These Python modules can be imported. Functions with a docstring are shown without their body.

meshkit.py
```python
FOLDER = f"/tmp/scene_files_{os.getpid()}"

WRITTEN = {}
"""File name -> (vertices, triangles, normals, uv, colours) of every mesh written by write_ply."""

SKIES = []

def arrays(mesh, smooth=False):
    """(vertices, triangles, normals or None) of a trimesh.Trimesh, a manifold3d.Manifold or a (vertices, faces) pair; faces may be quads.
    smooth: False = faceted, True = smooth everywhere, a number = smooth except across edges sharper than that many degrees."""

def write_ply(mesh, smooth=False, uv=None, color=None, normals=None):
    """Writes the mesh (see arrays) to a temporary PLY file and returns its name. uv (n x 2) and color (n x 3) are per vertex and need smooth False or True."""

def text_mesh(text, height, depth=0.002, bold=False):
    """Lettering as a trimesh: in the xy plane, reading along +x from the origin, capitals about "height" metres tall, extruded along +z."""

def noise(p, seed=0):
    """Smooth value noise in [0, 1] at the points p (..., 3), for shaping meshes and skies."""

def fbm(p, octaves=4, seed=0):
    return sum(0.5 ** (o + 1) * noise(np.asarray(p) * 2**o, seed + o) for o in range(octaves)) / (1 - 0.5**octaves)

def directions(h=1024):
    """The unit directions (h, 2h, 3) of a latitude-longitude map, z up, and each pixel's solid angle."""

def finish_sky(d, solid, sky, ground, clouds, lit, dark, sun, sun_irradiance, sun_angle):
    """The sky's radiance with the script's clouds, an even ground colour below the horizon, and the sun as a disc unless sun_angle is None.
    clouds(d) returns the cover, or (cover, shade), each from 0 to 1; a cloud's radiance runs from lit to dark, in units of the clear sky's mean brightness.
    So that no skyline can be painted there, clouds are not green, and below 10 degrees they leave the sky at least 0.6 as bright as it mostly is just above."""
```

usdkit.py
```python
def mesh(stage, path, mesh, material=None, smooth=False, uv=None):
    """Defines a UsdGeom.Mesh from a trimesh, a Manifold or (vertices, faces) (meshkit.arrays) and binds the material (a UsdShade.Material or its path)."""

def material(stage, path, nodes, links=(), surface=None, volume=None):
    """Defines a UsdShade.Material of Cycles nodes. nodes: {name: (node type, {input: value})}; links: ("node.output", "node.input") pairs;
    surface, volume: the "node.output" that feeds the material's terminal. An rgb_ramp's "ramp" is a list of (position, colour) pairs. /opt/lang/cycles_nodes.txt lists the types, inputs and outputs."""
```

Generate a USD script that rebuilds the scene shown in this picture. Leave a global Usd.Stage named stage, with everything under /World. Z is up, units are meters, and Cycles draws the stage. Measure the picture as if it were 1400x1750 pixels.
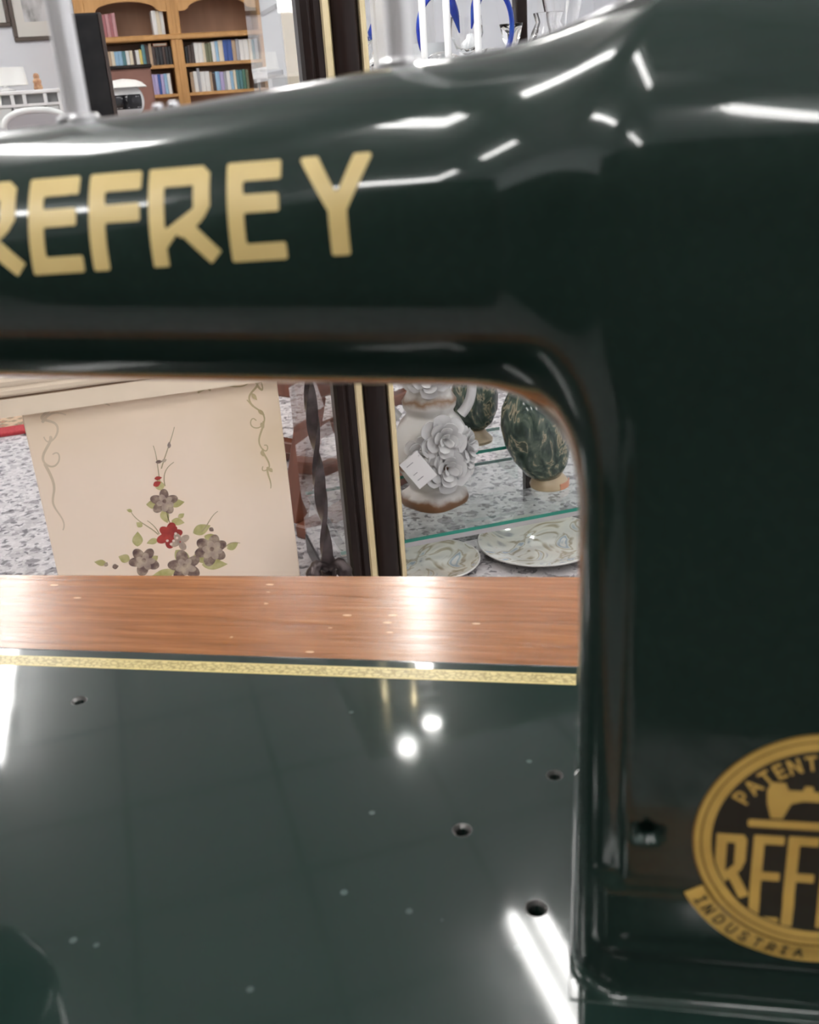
import math, random
import numpy as np, trimesh
import manifold3d as m3
from shapely.geometry import Polygon, LineString, Point, box as sbox
from shapely.ops import unary_union
from shapely import affinity
from pxr import Usd, UsdGeom, UsdShade, Gf, Sdf, Vt
import usdkit, meshkit

stage = Usd.Stage.CreateInMemory()
UsdGeom.SetStageUpAxis(stage, 'Z'); UsdGeom.SetStageMetersPerUnit(stage, 1.0)
stage.DefinePrim('/World', 'Xform'); stage.DefinePrim('/World/Looks', 'Scope')
RNG = random.Random(7); NR = np.random.RandomState(7)

# ------------------------------------------------------------------ camera, exposure, light
EXPOSURE = 0.95
TUBE = 26.0          # radiance of the fluorescent tubes
STRIP = 22.0         # cabinet light strip
FPX = 1700.0         # focal length in pixels of the 1400 x 1750 frame
CAM = np.array([0.0, 0.0, 0.95])
A_ROOM, A_MACH = math.radians(-15.5), math.radians(-26.6)
def rotz(v, a): v = np.asarray(v, float); c, s = math.cos(a), math.sin(a); return np.array([v[0]*c - v[1]*s, v[0]*s + v[1]*c, v[2]])
_d = np.array([285, 4025, FPX]); _d /= np.linalg.norm(_d)                 # world down, in camera axes (x right, y down, z forward)
_h = np.array([0, 0, 1.0]) - _d*_d[2]; _h /= np.linalg.norm(_h)
_r = np.cross(_d, _h); _r *= np.sign(_r[0])
def cam2world(q): return rotz([q @ _r, q @ _h, -(q @ _d)], A_ROOM)
cx, cy, cz = cam2world(np.array([1.0, 0, 0])), cam2world(np.array([0, 1.0, 0])), cam2world(np.array([0, 0, 1.0]))
cam = UsdGeom.Camera.Define(stage, '/World/camera')
M = Gf.Matrix4d(*cx, 0, *(-cy), 0, *(-cz), 0, *CAM, 1)
cam.AddTransformOp().Set(M)
cam.CreateHorizontalApertureAttr(36.0); cam.CreateVerticalApertureAttr(45.0)
cam.CreateFocalLengthAttr(36.0*FPX/1400); cam.CreateFStopAttr(36.0*FPX/1400/1.5); cam.CreateFocusDistanceAttr(0.8)
cam.CreateClippingRangeAttr(Gf.Vec2f(0.02, 100)); cam.CreateExposureAttr(EXPOSURE)
def at(u, v, Y):                                                        # the point of the vertical plane y = Y seen at a photo pixel (for measuring)
    q = cam2world(np.array([u - 700, v - 875, FPX])); return CAM + q*(Y/q[1])

# ------------------------------------------------------------------ materials
MATS = {}
def srgb(*c): c = np.array(c)/255.0; return tuple(np.where(c <= .04045, c/12.92, ((c+.055)/1.055)**2.4))
def mat(name, color, rough=.5, metal=0, coat=0, **kw):
    if name in MATS: return MATS[name]
    p = dict(base_color=color, roughness=rough, metallic=metal, coat_weight=coat); p.update(kw)
    MATS[name] = usdkit.material(stage, '/World/Looks/'+name, {'p': ('principled_bsdf', p)}, [], surface='p.BSDF'); return MATS[name]
def mat_ramp(name, ramp, scale=(1, 1, 1), kind='noise_texture', params=None, out='fac', rough=.5, bump=0, bdist=.001, rampi=True, rot=(0, 0, 0), space='object', **kw):
    """Colour from a procedural texture through a ramp, with optional fine bump."""
    if name in MATS: return MATS[name]
    nodes = {'tc': ('texture_coordinate', {}), 'mp': ('mapping', {'scale': scale, 'rotation': rot}), 't': (kind, dict(params or {})),
             'r': ('rgb_ramp', {'ramp': ramp, 'interpolate': rampi}), 'p': ('principled_bsdf', dict(roughness=rough, **kw))}
    links = [('tc.object' if space == 'object' else 'tc.generated', 'mp.vector'), ('mp.vector', 't.vector'), ('t.'+out, 'r.fac'), ('r.color', 'p.base_color')]
    if bump:
        nodes['b'] = ('bump', {'strength': bump, 'distance': bdist}); links += [('t.'+out, 'b.height'), ('b.normal', 'p.normal')]
    MATS[name] = usdkit.material(stage, '/World/Looks/'+name, nodes, links, surface='p.BSDF'); return MATS[name]
def mat_emit(name, color, strength):
    if name not in MATS:
        MATS[name] = usdkit.material(stage, '/World/Looks/'+name, {'e': ('emission', {'color': color, 'strength': strength})}, [], surface='e.emission')
    return MATS[name]
def mat_pane(name, tint=(1, 1, 1), ior=1.5, rough=0.0):
    if name not in MATS:
        MATS[name] = usdkit.material(stage, '/World/Looks/'+name, {'f': ('fresnel', {'IOR': ior}), 'g0': ('geometry', {}), 'iv': ('math', {'math_type': 'subtract', 'value1': 1.0}), 'mu': ('math', {'math_type': 'multiply'}), 't': ('transparent_bsdf', {'color': tint}), 'g': ('glossy_bsdf', {'roughness': rough, 'color': (1, 1, 1)}), 'm': ('mix_closure', {})},
            [('g0.backfacing', 'iv.value2'), ('f.fac', 'mu.value1'), ('iv.value', 'mu.value2'), ('mu.value', 'm.fac'), ('t.BSDF', 'm.closure1'), ('g.BSDF', 'm.closure2')], surface='m.closure')
    return MATS[name]

# dark green stove enamel: fine dust, and slightly rubbed gloss
MATS['enamel'] = usdkit.material(stage, '/World/Looks/enamel', {
    'tc': ('texture_coordinate', {}), 'n': ('noise_texture', {'scale': 60.0, 'detail': 4.0, 'roughness': .6}), 'n2': ('noise_texture', {'scale': 420.0, 'detail': 2.0}),
    'r': ('rgb_ramp', {'ramp': [(0, (.009, .019, .015)), (.55, (.010, .022, .0175)), (1, (.014, .027, .022))]}),
    'rr': ('map_range', {'from_min': .35, 'from_max': .7, 'to_min': .04, 'to_max': .09}),
    'n3': ('noise_texture', {'scale': 28.0, 'detail': 2.0}), 'b': ('bump', {'strength': .06, 'distance': .001}),
    'p': ('principled_bsdf', {'ior': 1.45, 'specular_ior_level': .07, 'roughness': .22, 'coat_weight': 1.0, 'coat_ior': 1.47})},
    [('tc.object', 'n.vector'), ('tc.object', 'n2.vector'), ('tc.object', 'n3.vector'), ('n2.fac', 'r.fac'), ('r.color', 'p.base_color'), ('n.fac', 'rr.value'), ('rr.result', 'p.coat_roughness'),
     ('n3.fac', 'b.height'), ('b.normal', 'p.coat_normal')], surface='p.BSDF')
MATS['enamel_bed'] = usdkit.material(stage, '/World/Looks/enamel_bed', {
    'tc': ('texture_coordinate', {}), 'n': ('noise_texture', {'scale': 22.0, 'detail': 5.0, 'roughness': .65}), 'v': ('voronoi_texture', {'scale': 55.0, 'feature': 'f1'}),
    'lt': ('math', {'math_type': 'less_than', 'value2': .055}), 'mx': ('mix_color', {'a': (.009, .022, .018), 'b': (.06, .085, .08)}),
    'rr': ('map_range', {'from_min': .3, 'from_max': .75, 'to_min': .03, 'to_max': .09}),
    'n3': ('noise_texture', {'scale': 14.0, 'detail': 3.0}), 'b': ('bump', {'strength': .05, 'distance': .001}),
    'p': ('principled_bsdf', {'ior': 1.45, 'specular_ior_level': .09, 'roughness': .24, 'coat_weight': 1.0, 'coat_ior': 1.44})},
    [('tc.object', 'n.vector'), ('tc.object', 'v.vector'), ('tc.object', 'n3.vector'), ('v.distance', 'lt.value1'), ('lt.value', 'mx.fac'), ('mx.result', 'p.base_color'), ('n.fac', 'rr.value'), ('rr.result', 'p.coat_roughness'),
     ('n3.fac', 'b.height'), ('b.normal', 'p.coat_normal')], surface='p.BSDF')
GOLD = mat_ramp('gold_transfer', [(0, (.52, .39, .15)), (1, (.63, .49, .22))], params={'scale': 90.0, 'detail': 3.0}, rough=.32, ior=1.5)
GOLD2 = mat_ramp('gold_emblem', [(0, (.42, .26, .06)), (1, (.55, .37, .10))], params={'scale': 160.0, 'detail': 3.0}, rough=.32)
GOLDD = mat('gold_dark', (.22, .125, .022), .35)
BLACKP = mat('black_print', (.014, .014, .010), .4)
CHROME = mat('chrome', (.78, .78, .80), .16, 1)
ALU = mat('pale_polished_metal', (.82, .81, .82), .3, .55)
STEEL = mat('dull_steel', (.55, .55, .56), .3, 1)
WOOD = usdkit.material(stage, '/World/Looks/table_wood', {
    'tc': ('texture_coordinate', {}), 'mp': ('mapping', {'scale': (6, 95, 95)}), 'n': ('noise_texture', {'scale': 3.0, 'detail': 6.0, 'roughness': .65, 'distortion': .4}),
    'r': ('rgb_ramp', {'ramp': [(.25, (.16, .050, .010)), (.5, (.24, .082, .017)), (.75, (.32, .120, .028))]}),
    'mp2': ('mapping', {'scale': (14, 40, 40)}), 'v': ('voronoi_texture', {'scale': 3.2}), 'lt': ('math', {'math_type': 'less_than', 'value2': .09}),
    'n4': ('noise_texture', {'scale': 9.0, 'detail': 3.0}), 'gt': ('math', {'math_type': 'greater_than', 'value2': .44}), 'an': ('math', {'math_type': 'multiply'}),
    'mx': ('mix_color', {'b': (.62, .36, .19)}), 'b': ('bump', {'strength': .28, 'distance': .001}),
    'rr': ('map_range', {'from_min': .3, 'from_max': .7, 'to_min': .17, 'to_max': .27}),
    'p': ('principled_bsdf', {'ior': 1.40, 'coat_weight': .30, 'coat_roughness': .15})},
    [('tc.object', 'mp.vector'), ('mp.vector', 'n.vector'), ('n.fac', 'r.fac'), ('tc.object', 'mp2.vector'), ('mp2.vector', 'v.vector'), ('v.distance', 'lt.value1'), ('tc.object', 'n4.vector'), ('n4.fac', 'gt.value1'),
     ('lt.value', 'an.value1'), ('gt.value', 'an.value2'), ('an.value', 'mx.fac'), ('r.color', 'mx.a'), ('mx.result', 'p.base_color'), ('n.fac', 'b.height'), ('b.normal', 'p.normal'), ('n.fac', 'rr.value'), ('rr.result', 'p.roughness')], surface='p.BSDF')
TERRAZZO = usdkit.material(stage, '/World/Looks/terrazzo', {
    'g': ('geometry', {}), 'v': ('voronoi_texture', {'scale': 95.0, 'randomness': 1.0}), 'v2': ('voronoi_texture', {'scale': 42.0}),
    's': ('separate_color', {}), 's2': ('separate_color', {}),
    'r': ('rgb_ramp', {'ramp': [(0, (.17, .16, .17)), (.09, (.32, .30, .31)), (.20, (.50, .475, .485)), (.5, (.56, .53, .54)), (.8, (.62, .595, .60))], 'interpolate': False}),
    'r2': ('rgb_ramp', {'ramp': [(0, (.45, .44, .45)), (.14, (.8, .79, .79)), (.3, (1, 1, 1)), (1, (1, 1, 1))], 'interpolate': False}),
    'nw': ('noise_texture', {'scale': 60.0, 'detail': 2.0}), 'vm': ('vector_math', {'math_type': 'multiply_add', 'vector2': (.02, .02, .02)}),
    'mx': ('mix_color', {'blend_type': 'multiply', 'fac': 1.0}), 'p': ('principled_bsdf', {'roughness': .22})},
    [('g.position', 'nw.vector'), ('nw.color', 'vm.vector1'), ('g.position', 'vm.vector3'), ('vm.vector', 'v.vector'), ('vm.vector', 'v2.vector'), ('v.color', 's.color'), ('s.r', 'r.fac'), ('v2.color', 's2.color'), ('s2.g', 'r2.fac'),
     ('r.color', 'mx.a'), ('r2.color', 'mx.b'), ('mx.result', 'p.base_color')], surface='p.BSDF')
WALL = mat_ramp('wall_paint', [(0, (.74, .76, .80)), (1, (.80, .81, .84))], params={'scale': 1.5, 'detail': 3.0}, rough=.7)
CEIL = mat_ramp('ceiling_board', [(0, (.74, .75, .75)), (1, (.82, .83, .83))], params={'scale': 40.0, 'detail': 3.0}, rough=.85)
GRID = mat('ceiling_grid', (.50, .51, .51), .5)
CREAM = mat_ramp('cream_paint', [(.3, (.80, .67, .51)), (.7, (.86, .73, .58))], params={'scale': 3.0, 'detail': 2.0}, rough=.38)
OAK = mat_ramp('honey_oak', [(.3, (.42, .21, .065)), (.7, (.56, .30, .105))], scale=(1, 1, .15), params={'scale': 18.0, 'detail': 4.0}, rough=.45)
OAKD = mat_ramp('honey_oak_back', [(.3, (.40, .22, .13)), (.7, (.50, .29, .18))], scale=(1, 1, .2), params={'scale': 9.0, 'detail': 3.0}, rough=.5)
MAHOG = mat_ramp('mahogany', [(.3, (.115, .035, .018)), (.7, (.18, .058, .030))], scale=(1, 1, .2), params={'scale': 30.0, 'detail': 4.0}, rough=.35)
DARKST = mat_ramp('black_brown_stain', [(.3, (.010, .006, .005)), (.7, (.020, .011, .009))], scale=(1, 1, .1), params={'scale': 40.0, 'detail': 3.0}, rough=.24, specular_ior_level=.22)
BRASS = mat_ramp('brushed_brass', [(.3, (.78, .64, .36)), (.7, (.88, .75, .47))], scale=(1, 1, .02), params={'scale': 300.0, 'detail': 2.0}, rough=.3, metallic=.85)
IRON = mat_ramp('dark_wrought_metal', [(.3, (.045, .034, .034)), (.7, (.09, .07, .07))], params={'scale': 60.0}, rough=.22, metallic=.7)
PANE = mat_pane('clear_pane')
PANEG = mat_pane('shelf_pane', (.96, .99, .98))
GEDGE = mat('glass_edge_green', (.02, .22, .16), .1, emission_strength=0.0)
CLEAR = mat('clear_glass', (1, 1, 1), .02, transmission_weight=1.0, ior=1.45)
BLUEG = mat_ramp('blue_glass', [(.3, (.012, .014, .22)), (.7, (.012, .06, .32))], params={'scale': 30.0}, rough=.08)
WHITEP = mat('white_paint', (.80, .80, .80), .45)
PAPER = mat('white_card', (.80, .79, .80), .7)
PENCIL = mat('pencil_grey', (.30, .30, .33), .8)

# ------------------------------------------------------------------ scene helpers
USED = {}
def path_of(name, parent):
    base = str(parent.GetPath()) if parent is not None else '/World'
    k = (base, name); n = USED.get(k, 0); USED[k] = n + 1
    return f'{base}/{name}' + (f'_{n:03d}' if n else '')
def keys(p, label=None, cat=None, group=None, kind=None):
    for k, v in (('label', label), ('category', cat), ('group', group), ('kind', kind)):
        if v: p.SetCustomDataByKey(k, v)
    return p
def thing(name, label, cat, loc=(0, 0, 0), rz=0.0, group=None):
    x = UsdGeom.Xform.Define(stage, path_of(name, None)); x.AddTranslateOp().Set(Gf.Vec3d(*map(float, loc)))
    if rz: x.AddRotateZOp().Set(math.degrees(rz))
    return keys(x.GetPrim(), label, cat, group)
def obj(name, mesh, material, parent=None, smooth=35, label=None, cat=None, group=None, kind=None, normals=None):
    p = path_of(name, parent)
    if isinstance(mesh, list): mesh = trimesh.util.concatenate([as_tri(x) for x in mesh])
    m = usdkit.mesh(stage, p, mesh, material, smooth=smooth if normals is None else False)
    if normals is not None:
        m.CreateNormalsAttr(Vt.Vec3fArray.FromNumpy(np.asarray(normals, np.float32))); m.SetNormalsInterpolation('vertex')
    return keys(m.GetPrim(), label, cat, group, kind)
def struct(name, mesh, material, smooth=False):
    return obj(name, mesh, material, None, smooth, kind='structure')
def copy_thing(src, loc, rz, label, group=None):
    name = src.GetName().split('_0')[0]
    x = UsdGeom.Xform.Define(stage, path_of(name, None)); x.AddTranslateOp().Set(Gf.Vec3d(*map(float, loc)))
    if rz: x.AddRotateZOp().Set(math.degrees(rz))
    p = x.GetPrim(); p.GetReferences().AddInternalReference(src.GetPath()); p.SetInstanceable(True)
    return keys(p, label, src.GetCustomDataByKey('category'), group or src.GetCustomDataByKey('group'))

# ------------------------------------------------------------------ mesh helpers
def as_tri(m):
    if isinstance(m, trimesh.Trimesh): return m
    v, f, _ = meshkit.arrays(m); return trimesh.Trimesh(v, f, process=False)
def box(x0, x1, y0, y1, z0, z1, r=0.0):
    """A box; r > 0 chamfers its edges."""
    x0, x1 = min(x0, x1), max(x0, x1); y0, y1 = min(y0, y1), max(y0, y1); z0, z1 = min(z0, z1), max(z0, z1)
    if r <= 0:
        b = trimesh.creation.box([x1-x0, y1-y0, z1-z0]); b.apply_translation([(x0+x1)/2, (y0+y1)/2, (z0+z1)/2]); return b
    r = min(r, (x1-x0)/2.1, (y1-y0)/2.1, (z1-z0)/2.1); pts = []
    for x, sx in ((x0, 1), (x1, -1)):
        for y, sy in ((y0, 1), (y1, -1)):
            for z, sz in ((z0, 1), (z1, -1)):
                pts += [(x, y+sy*r, z+sz*r), (x+sx*r, y, z+sz*r), (x+sx*r, y+sy*r, z)]
    return trimesh.convex.convex_hull(np.array(pts))
def prism(poly, depth, axis='z', at_=0.0):
    """Extrudes a shapely polygon (or several). axis z: in xy; axis y: polygon in (x, z), extruded from y=at_ backwards (+y)."""
    ms = [trimesh.creation.extrude_polygon(g, depth, engine='earcut') for g in getattr(poly, 'geoms', [poly]) if g.area > 0]
    m = trimesh.util.concatenate(ms)
    if axis == 'y':
        v = m.vertices.copy(); m = trimesh.Trimesh(np.c_[v[:, 0], v[:, 2] + at_, v[:, 1]], m.faces[:, ::-1], process=False)
    elif axis == 'x':
        v = m.vertices.copy(); m = trimesh.Trimesh(np.c_[v[:, 2] + at_, v[:, 0], v[:, 1]], m.faces, process=False)
    else: m.apply_translation([0, 0, at_])
    return m
def lathe(profile, n=40, center=(0, 0, 0)):
    m = trimesh.creation.revolve(np.array(profile, float), sections=n); m.apply_translation(center); return m
def spline(pts, n=60):
    from scipy.interpolate import CubicSpline
    p = np.asarray(pts, float); t = np.r_[0, np.cumsum(np.linalg.norm(np.diff(p, axis=0), axis=1))]
    return CubicSpline(t, p)(np.linspace(0, t[-1], n))
def tube(pts, radii, sides=12, cap=True):
    p = np.asarray(pts, float); n = len(p); t = np.gradient(p, axis=0); t /= np.linalg.norm(t, axis=1, keepdims=True) + 1e-12
    r = np.broadcast_to(radii, (n,)); a = np.cross(t[0], [0, 0, 1.0] if abs(t[0][2]) < .9 else [1.0, 0, 0]); a /= np.linalg.norm(a); V = []
    for i in range(n):
        a = a - t[i]*(a @ t[i]); a /= np.linalg.norm(a); b = np.cross(t[i], a); ang = np.arange(sides)*2*math.pi/sides
        V.append(p[i] + r[i]*(np.cos(ang)[:, None]*a + np.sin(ang)[:, None]*b))
    V = np.vstack(V); F = []
    for i in range(n-1):
        for j in range(sides):
            k = (j+1) % sides; F += [(i*sides+j, i*sides+k, (i+1)*sides+k), (i*sides+j, (i+1)*sides+k, (i+1)*sides+j)]
    if cap:
        V = np.vstack([V, p[0], p[-1]]); c0, c1 = len(V)-2, len(V)-1
        for j in range(sides):
            k = (j+1) % sides; F += [(c0, k, j), (c1, (n-1)*sides+j, (n-1)*sides+k)]
    return trimesh.Trimesh(V, np.array(F), process=False)
def rot_about(m, ang, axis, point=(0, 0, 0)):
    m = as_tri(m).copy(); m.apply_transform(trimesh.transformations.rotation_matrix(ang, axis, point)); return m

# ------------------------------------------------------------------ the setting: a large shop room
X0, X1, Y0, Y1, ZC = -4.2, 4.4, -4.0, 8.75, 3.1
struct('floor', box(X0, X1, Y0, Y1, -.1, 0), TERRAZZO)
struct('ceiling', box(X0, X1, Y0, Y1, ZC, ZC+.1), CEIL)
struct('wall_back', box(X0, X1, Y1, Y1+.12, 0, ZC), WALL)
struct('wall_front', box(X0, X1, Y0-.12, Y0, 0, ZC), WALL)
struct('wall_left', box(X0-.12, X0, Y0-.12, Y1+.12, 0, ZC), WALL)
struct('wall_right', box(X1, X1+.12, Y0-.12, Y1+.12, 0, ZC), WALL)
struct('baseboard_back', box(X0, X1, Y1-.015, Y1, 0, .09), WHITEP)
g = [box(x-.012, x+.012, Y0, Y1, ZC-.006, ZC) for x in np.arange(X0+.3, X1, .6)] + [box(X0, X1, y-.012, y+.012, ZC-.006, ZC) for y in np.arange(Y0+.2, Y1, .6)]
struct('trim_1', g, GRID)

TUBEM = mat_emit('fluorescent_tube', (1.0, .985, .96), TUBE)
lamp0 = None; LX = [-2.65, -.855, .93, 2.7]; LY = [-3.3, -1.1, 1.1, 3.4, 5.6]
ordn = ['first', 'second', 'third', 'fourth', 'fifth']
for i, x in enumerate(LX):
    for j, y in enumerate(LY if i != 1 else [-3.3, -1.1, 1.1, 3.85, 5.15]):
        if i == 2 and j == 3: continue                                  # no lamp there: the bed mirrors bare ceiling
        lab = f'twin-tube fluorescent ceiling light, {ordn[j]} from the front in the {ordn[i]} row from the left'
        if lamp0 is None:
            lamp0 = thing('ceiling_light', lab, 'ceiling light', (x + (.2 if j < 2 else 0), y, ZC), group='fluorescent ceiling lights')
            obj('housing', prism(Polygon([(-.09, 0), (.09, 0), (.075, -.035), (-.075, -.035)]), 1.24, 'y', -.02), WHITEP, lamp0)
            for s in (-.045, .045):
                tb = obj('fluorescent_tube', tube([(s, 0, -.058), (s, 1.2, -.058)], .016, 12), TUBEM, lamp0)
                for y_ in (-.018, 1.197): obj('tube_socket', box(s-.012, s+.012, y_, y_+.021, -.075, -.034, .003), WHITEP, lamp0)
        else: copy_thing(lamp0, (x + (.2 if j < 2 else 0), y, ZC), 0, lab)

# ------------------------------------------------------------------ the sewing machine (its own frame: x along the arm, y away from the camera, z up from the bed)
BEDZ = 0.76
mach = thing('sewing_machine', 'large dark green enamelled sewing machine with gold lettering on its arm', 'sewing machine', (0, 0, BEDZ), A_MACH)

def smin(a, b, k):
    h = np.clip(.5 + .5*(b-a)/k, 0, 1); return b*(1-h) + a*h - k*h*(1-h)
def rbox2(px, py, hx, hy, r):
    qx, qy = np.abs(px)-(hx-r), np.abs(py)-(hy-r)
    return np.hypot(np.maximum(qx, 0), np.maximum(qy, 0)) + np.minimum(np.maximum(qx, qy), 0) - r
def rbox3(x, y, z, b, r):
    c = [(b[0]+b[1])/2, (b[2]+b[3])/2, (b[4]+b[5])/2]; h = [(b[1]-b[0])/2-r, (b[3]-b[2])/2-r, (b[5]-b[4])/2-r]
    q = [np.abs(x-c[0])-h[0], np.abs(y-c[1])-h[1], np.abs(z-c[2])-h[2]]
    o = np.sqrt(np.maximum(q[0], 0)**2 + np.maximum(q[1], 0)**2 + np.maximum(q[2], 0)**2)
    return o + np.minimum(np.maximum(np.maximum(q[0], q[1]), q[2]), 0) - r
HOLE_P = (.0122, .0475)
from scipy.interpolate import PchipInterpolator
TOPF = PchipInterpolator([-.31, -.20, -.12, -.09, -.057, -.034, -.012, .03], [.1850, .1868, .1883, .1897, .1926, .1949, .1966, .2000])
def body_sdf(x, y, z):
    xx = np.clip(x, -.30, .02)
    top = TOPF(xx)
    bot = .1336 - .036*(xx+.0255); bot = np.where(xx < -.14, .1377, bot)
    zc, hz = (top+bot)/2, (top-bot)/2
    arm = rbox2(y-.2055, z-zc, .0315, hz, .0271)
    arm = np.maximum(arm, np.maximum(-.262 - x, x - .05))
    p2 = rbox2(x-.0415, y-.2095, .0435, .0425, .0115)
    a, b = p2 + .034, (z-.2048) + .034
    pil = np.hypot(np.maximum(a, 0), np.maximum(b, 0)) + np.minimum(np.maximum(a, b), 0) - .034
    pil = np.maximum(pil, -z-.002)
    d = smin(arm, pil, .024)
    d = smin(d, rbox3(x, y, z, (.0075, .078, .1660, .20, .0200, .1700), .0012), .0016)         # raised front cover
    d = smin(d, rbox3(x, y, z, (.0022, .0805, .1660, .2530, .0125, .0345), .0035), .002)         # plinth band
    d = smin(d, rbox3(x, y, z, (-.0042, .088, .1645, .255, -.006, .0005), .0004), .003)           # foot fillet on the bed
    head = rbox3(x, y, z, (-.272, -.177, .170, .241, .060, .1905), .026)
    d = smin(d, head, .012)
    rr = np.hypot(x-HOLE_P[0], z-HOLE_P[1])
    hole = np.maximum(np.minimum(rr-.0018, np.maximum(rr - (.0030 - (y-.1662)*.8), .1600-y)), y-.185)
    return np.maximum(d, -hole)
def grad(f, p, e=2e-4):
    g = np.stack([f(*(p+np.eye(3)[k]*e).T) - f(*(p-np.eye(3)[k]*e).T) for k in range(3)], 1)
    return g/(np.linalg.norm(g, axis=1, keepdims=True)+1e-12)
def surface_nets(f, lo, hi, h):
    ax = [np.arange(lo[k], hi[k]+h, h) for k in range(3)]
    F = f(*np.meshgrid(*ax, indexing='ij')); S = F < 0; n = np.array(F.shape)-1
    acc = np.zeros((*n, 3)); cnt = np.zeros(tuple(n)); off = [(i, j, k) for i in (0, 1) for j in (0, 1) for k in (0, 1)]
    sl = lambda o: F[o[0]:o[0]+n[0], o[1]:o[1]+n[1], o[2]:o[2]+n[2]]
    for a in off:
        for k in range(3):
            if a[k] == 0:
                b = list(a); b[k] = 1; A, B = sl(a), sl(b); cr = (A < 0) != (B < 0)
                t = np.where(cr, A/np.where(cr, A-B, 1), 0); pt = np.zeros((*n, 3)); pt[...] = a; pt[..., k] += t
                acc += np.where(cr[..., None], pt, 0); cnt += cr
    act = cnt > 0; idx = -np.ones(tuple(n), int); idx[act] = np.arange(act.sum())
    cell = np.argwhere(act); V = (cell + acc[act]/cnt[act][:, None])*h + np.array(lo); Q = []
    for k in range(3):
        u, w = [(1, 2), (2, 0), (0, 1)][k]
        a = [slice(1, -1)]*3; a[k] = slice(0, -1); b = [slice(1, -1)]*3; b[k] = slice(1, None)
        A, B = S[tuple(a)], S[tuple(b)]; e = np.argwhere(A != B); ins = A[tuple(e.T)]; e = e.copy(); e[:, [u, w]] += 1
        def c(du, dw): q = e.copy(); q[:, u] += du; q[:, w] += dw; return idx[tuple(q.T)]
        q = np.stack([c(-1, -1), c(0, -1), c(0, 0), c(-1, 0)], 1); q[~ins] = q[~ins][:, ::-1]; Q.append(q)
    Q = np.vstack(Q); Q = Q[(Q >= 0).all(1)]
    for _ in range(3):
        V = V - np.clip(f(*V.T), -h, h)[:, None]*grad(f, V)
    return V, np.vstack([Q[:, [0, 1, 2]], Q[:, [0, 2, 3]]])
V, Fc = surface_nets(body_sdf, (-.28, .156, -.004), (.097, .264, .212), .00135)
obj('body', (V, Fc), MATS['enamel'], mach, normals=grad(body_sdf, V), label='dark green arm and square pillar in one casting')

# bed plate with screw holes
pts = []
for z, ins in ((-.034, .001), (-.0016, 0), (-.0008, .0003), (-.0003, .0007), (0, .0016)):
    for cx_, sx in ((-.30+.02, -1), (.105-.02, 1)):
        for cy_, sy in ((.126+.02, -1), (.3066-.006, 1)):
            rad = .02 if sy < 0 else .006
            for a in np.linspace(0, math.pi/2, 9): pts.append((cx_ + sx*(rad-ins)*math.cos(a), cy_ + sy*(rad-ins)*math.sin(a), z))
bed = m3.Manifold.hull_points(np.array(pts))
for x, y, r, rc in ((-.1769, .2723, .0018, .0030), (-.0096, .2445, .0017, .0026), (-.0343, .2183, .0018, .0029), (-.0124, .1915, .0021, .0031)):
    bed -= m3.Manifold.cylinder(.03, r, r, 28).translate((x, y, -.0295)) + m3.Manifold.cylinder(.0012, r, rc, 28).translate((x, y, -.00115))
HOLES = ((-.1769, .2723, .0018, .0030), (-.0096, .2445, .0017, .0026), (-.0343, .2183, .0018, .0029), (-.0124, .1915, .0021, .0031))
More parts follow.
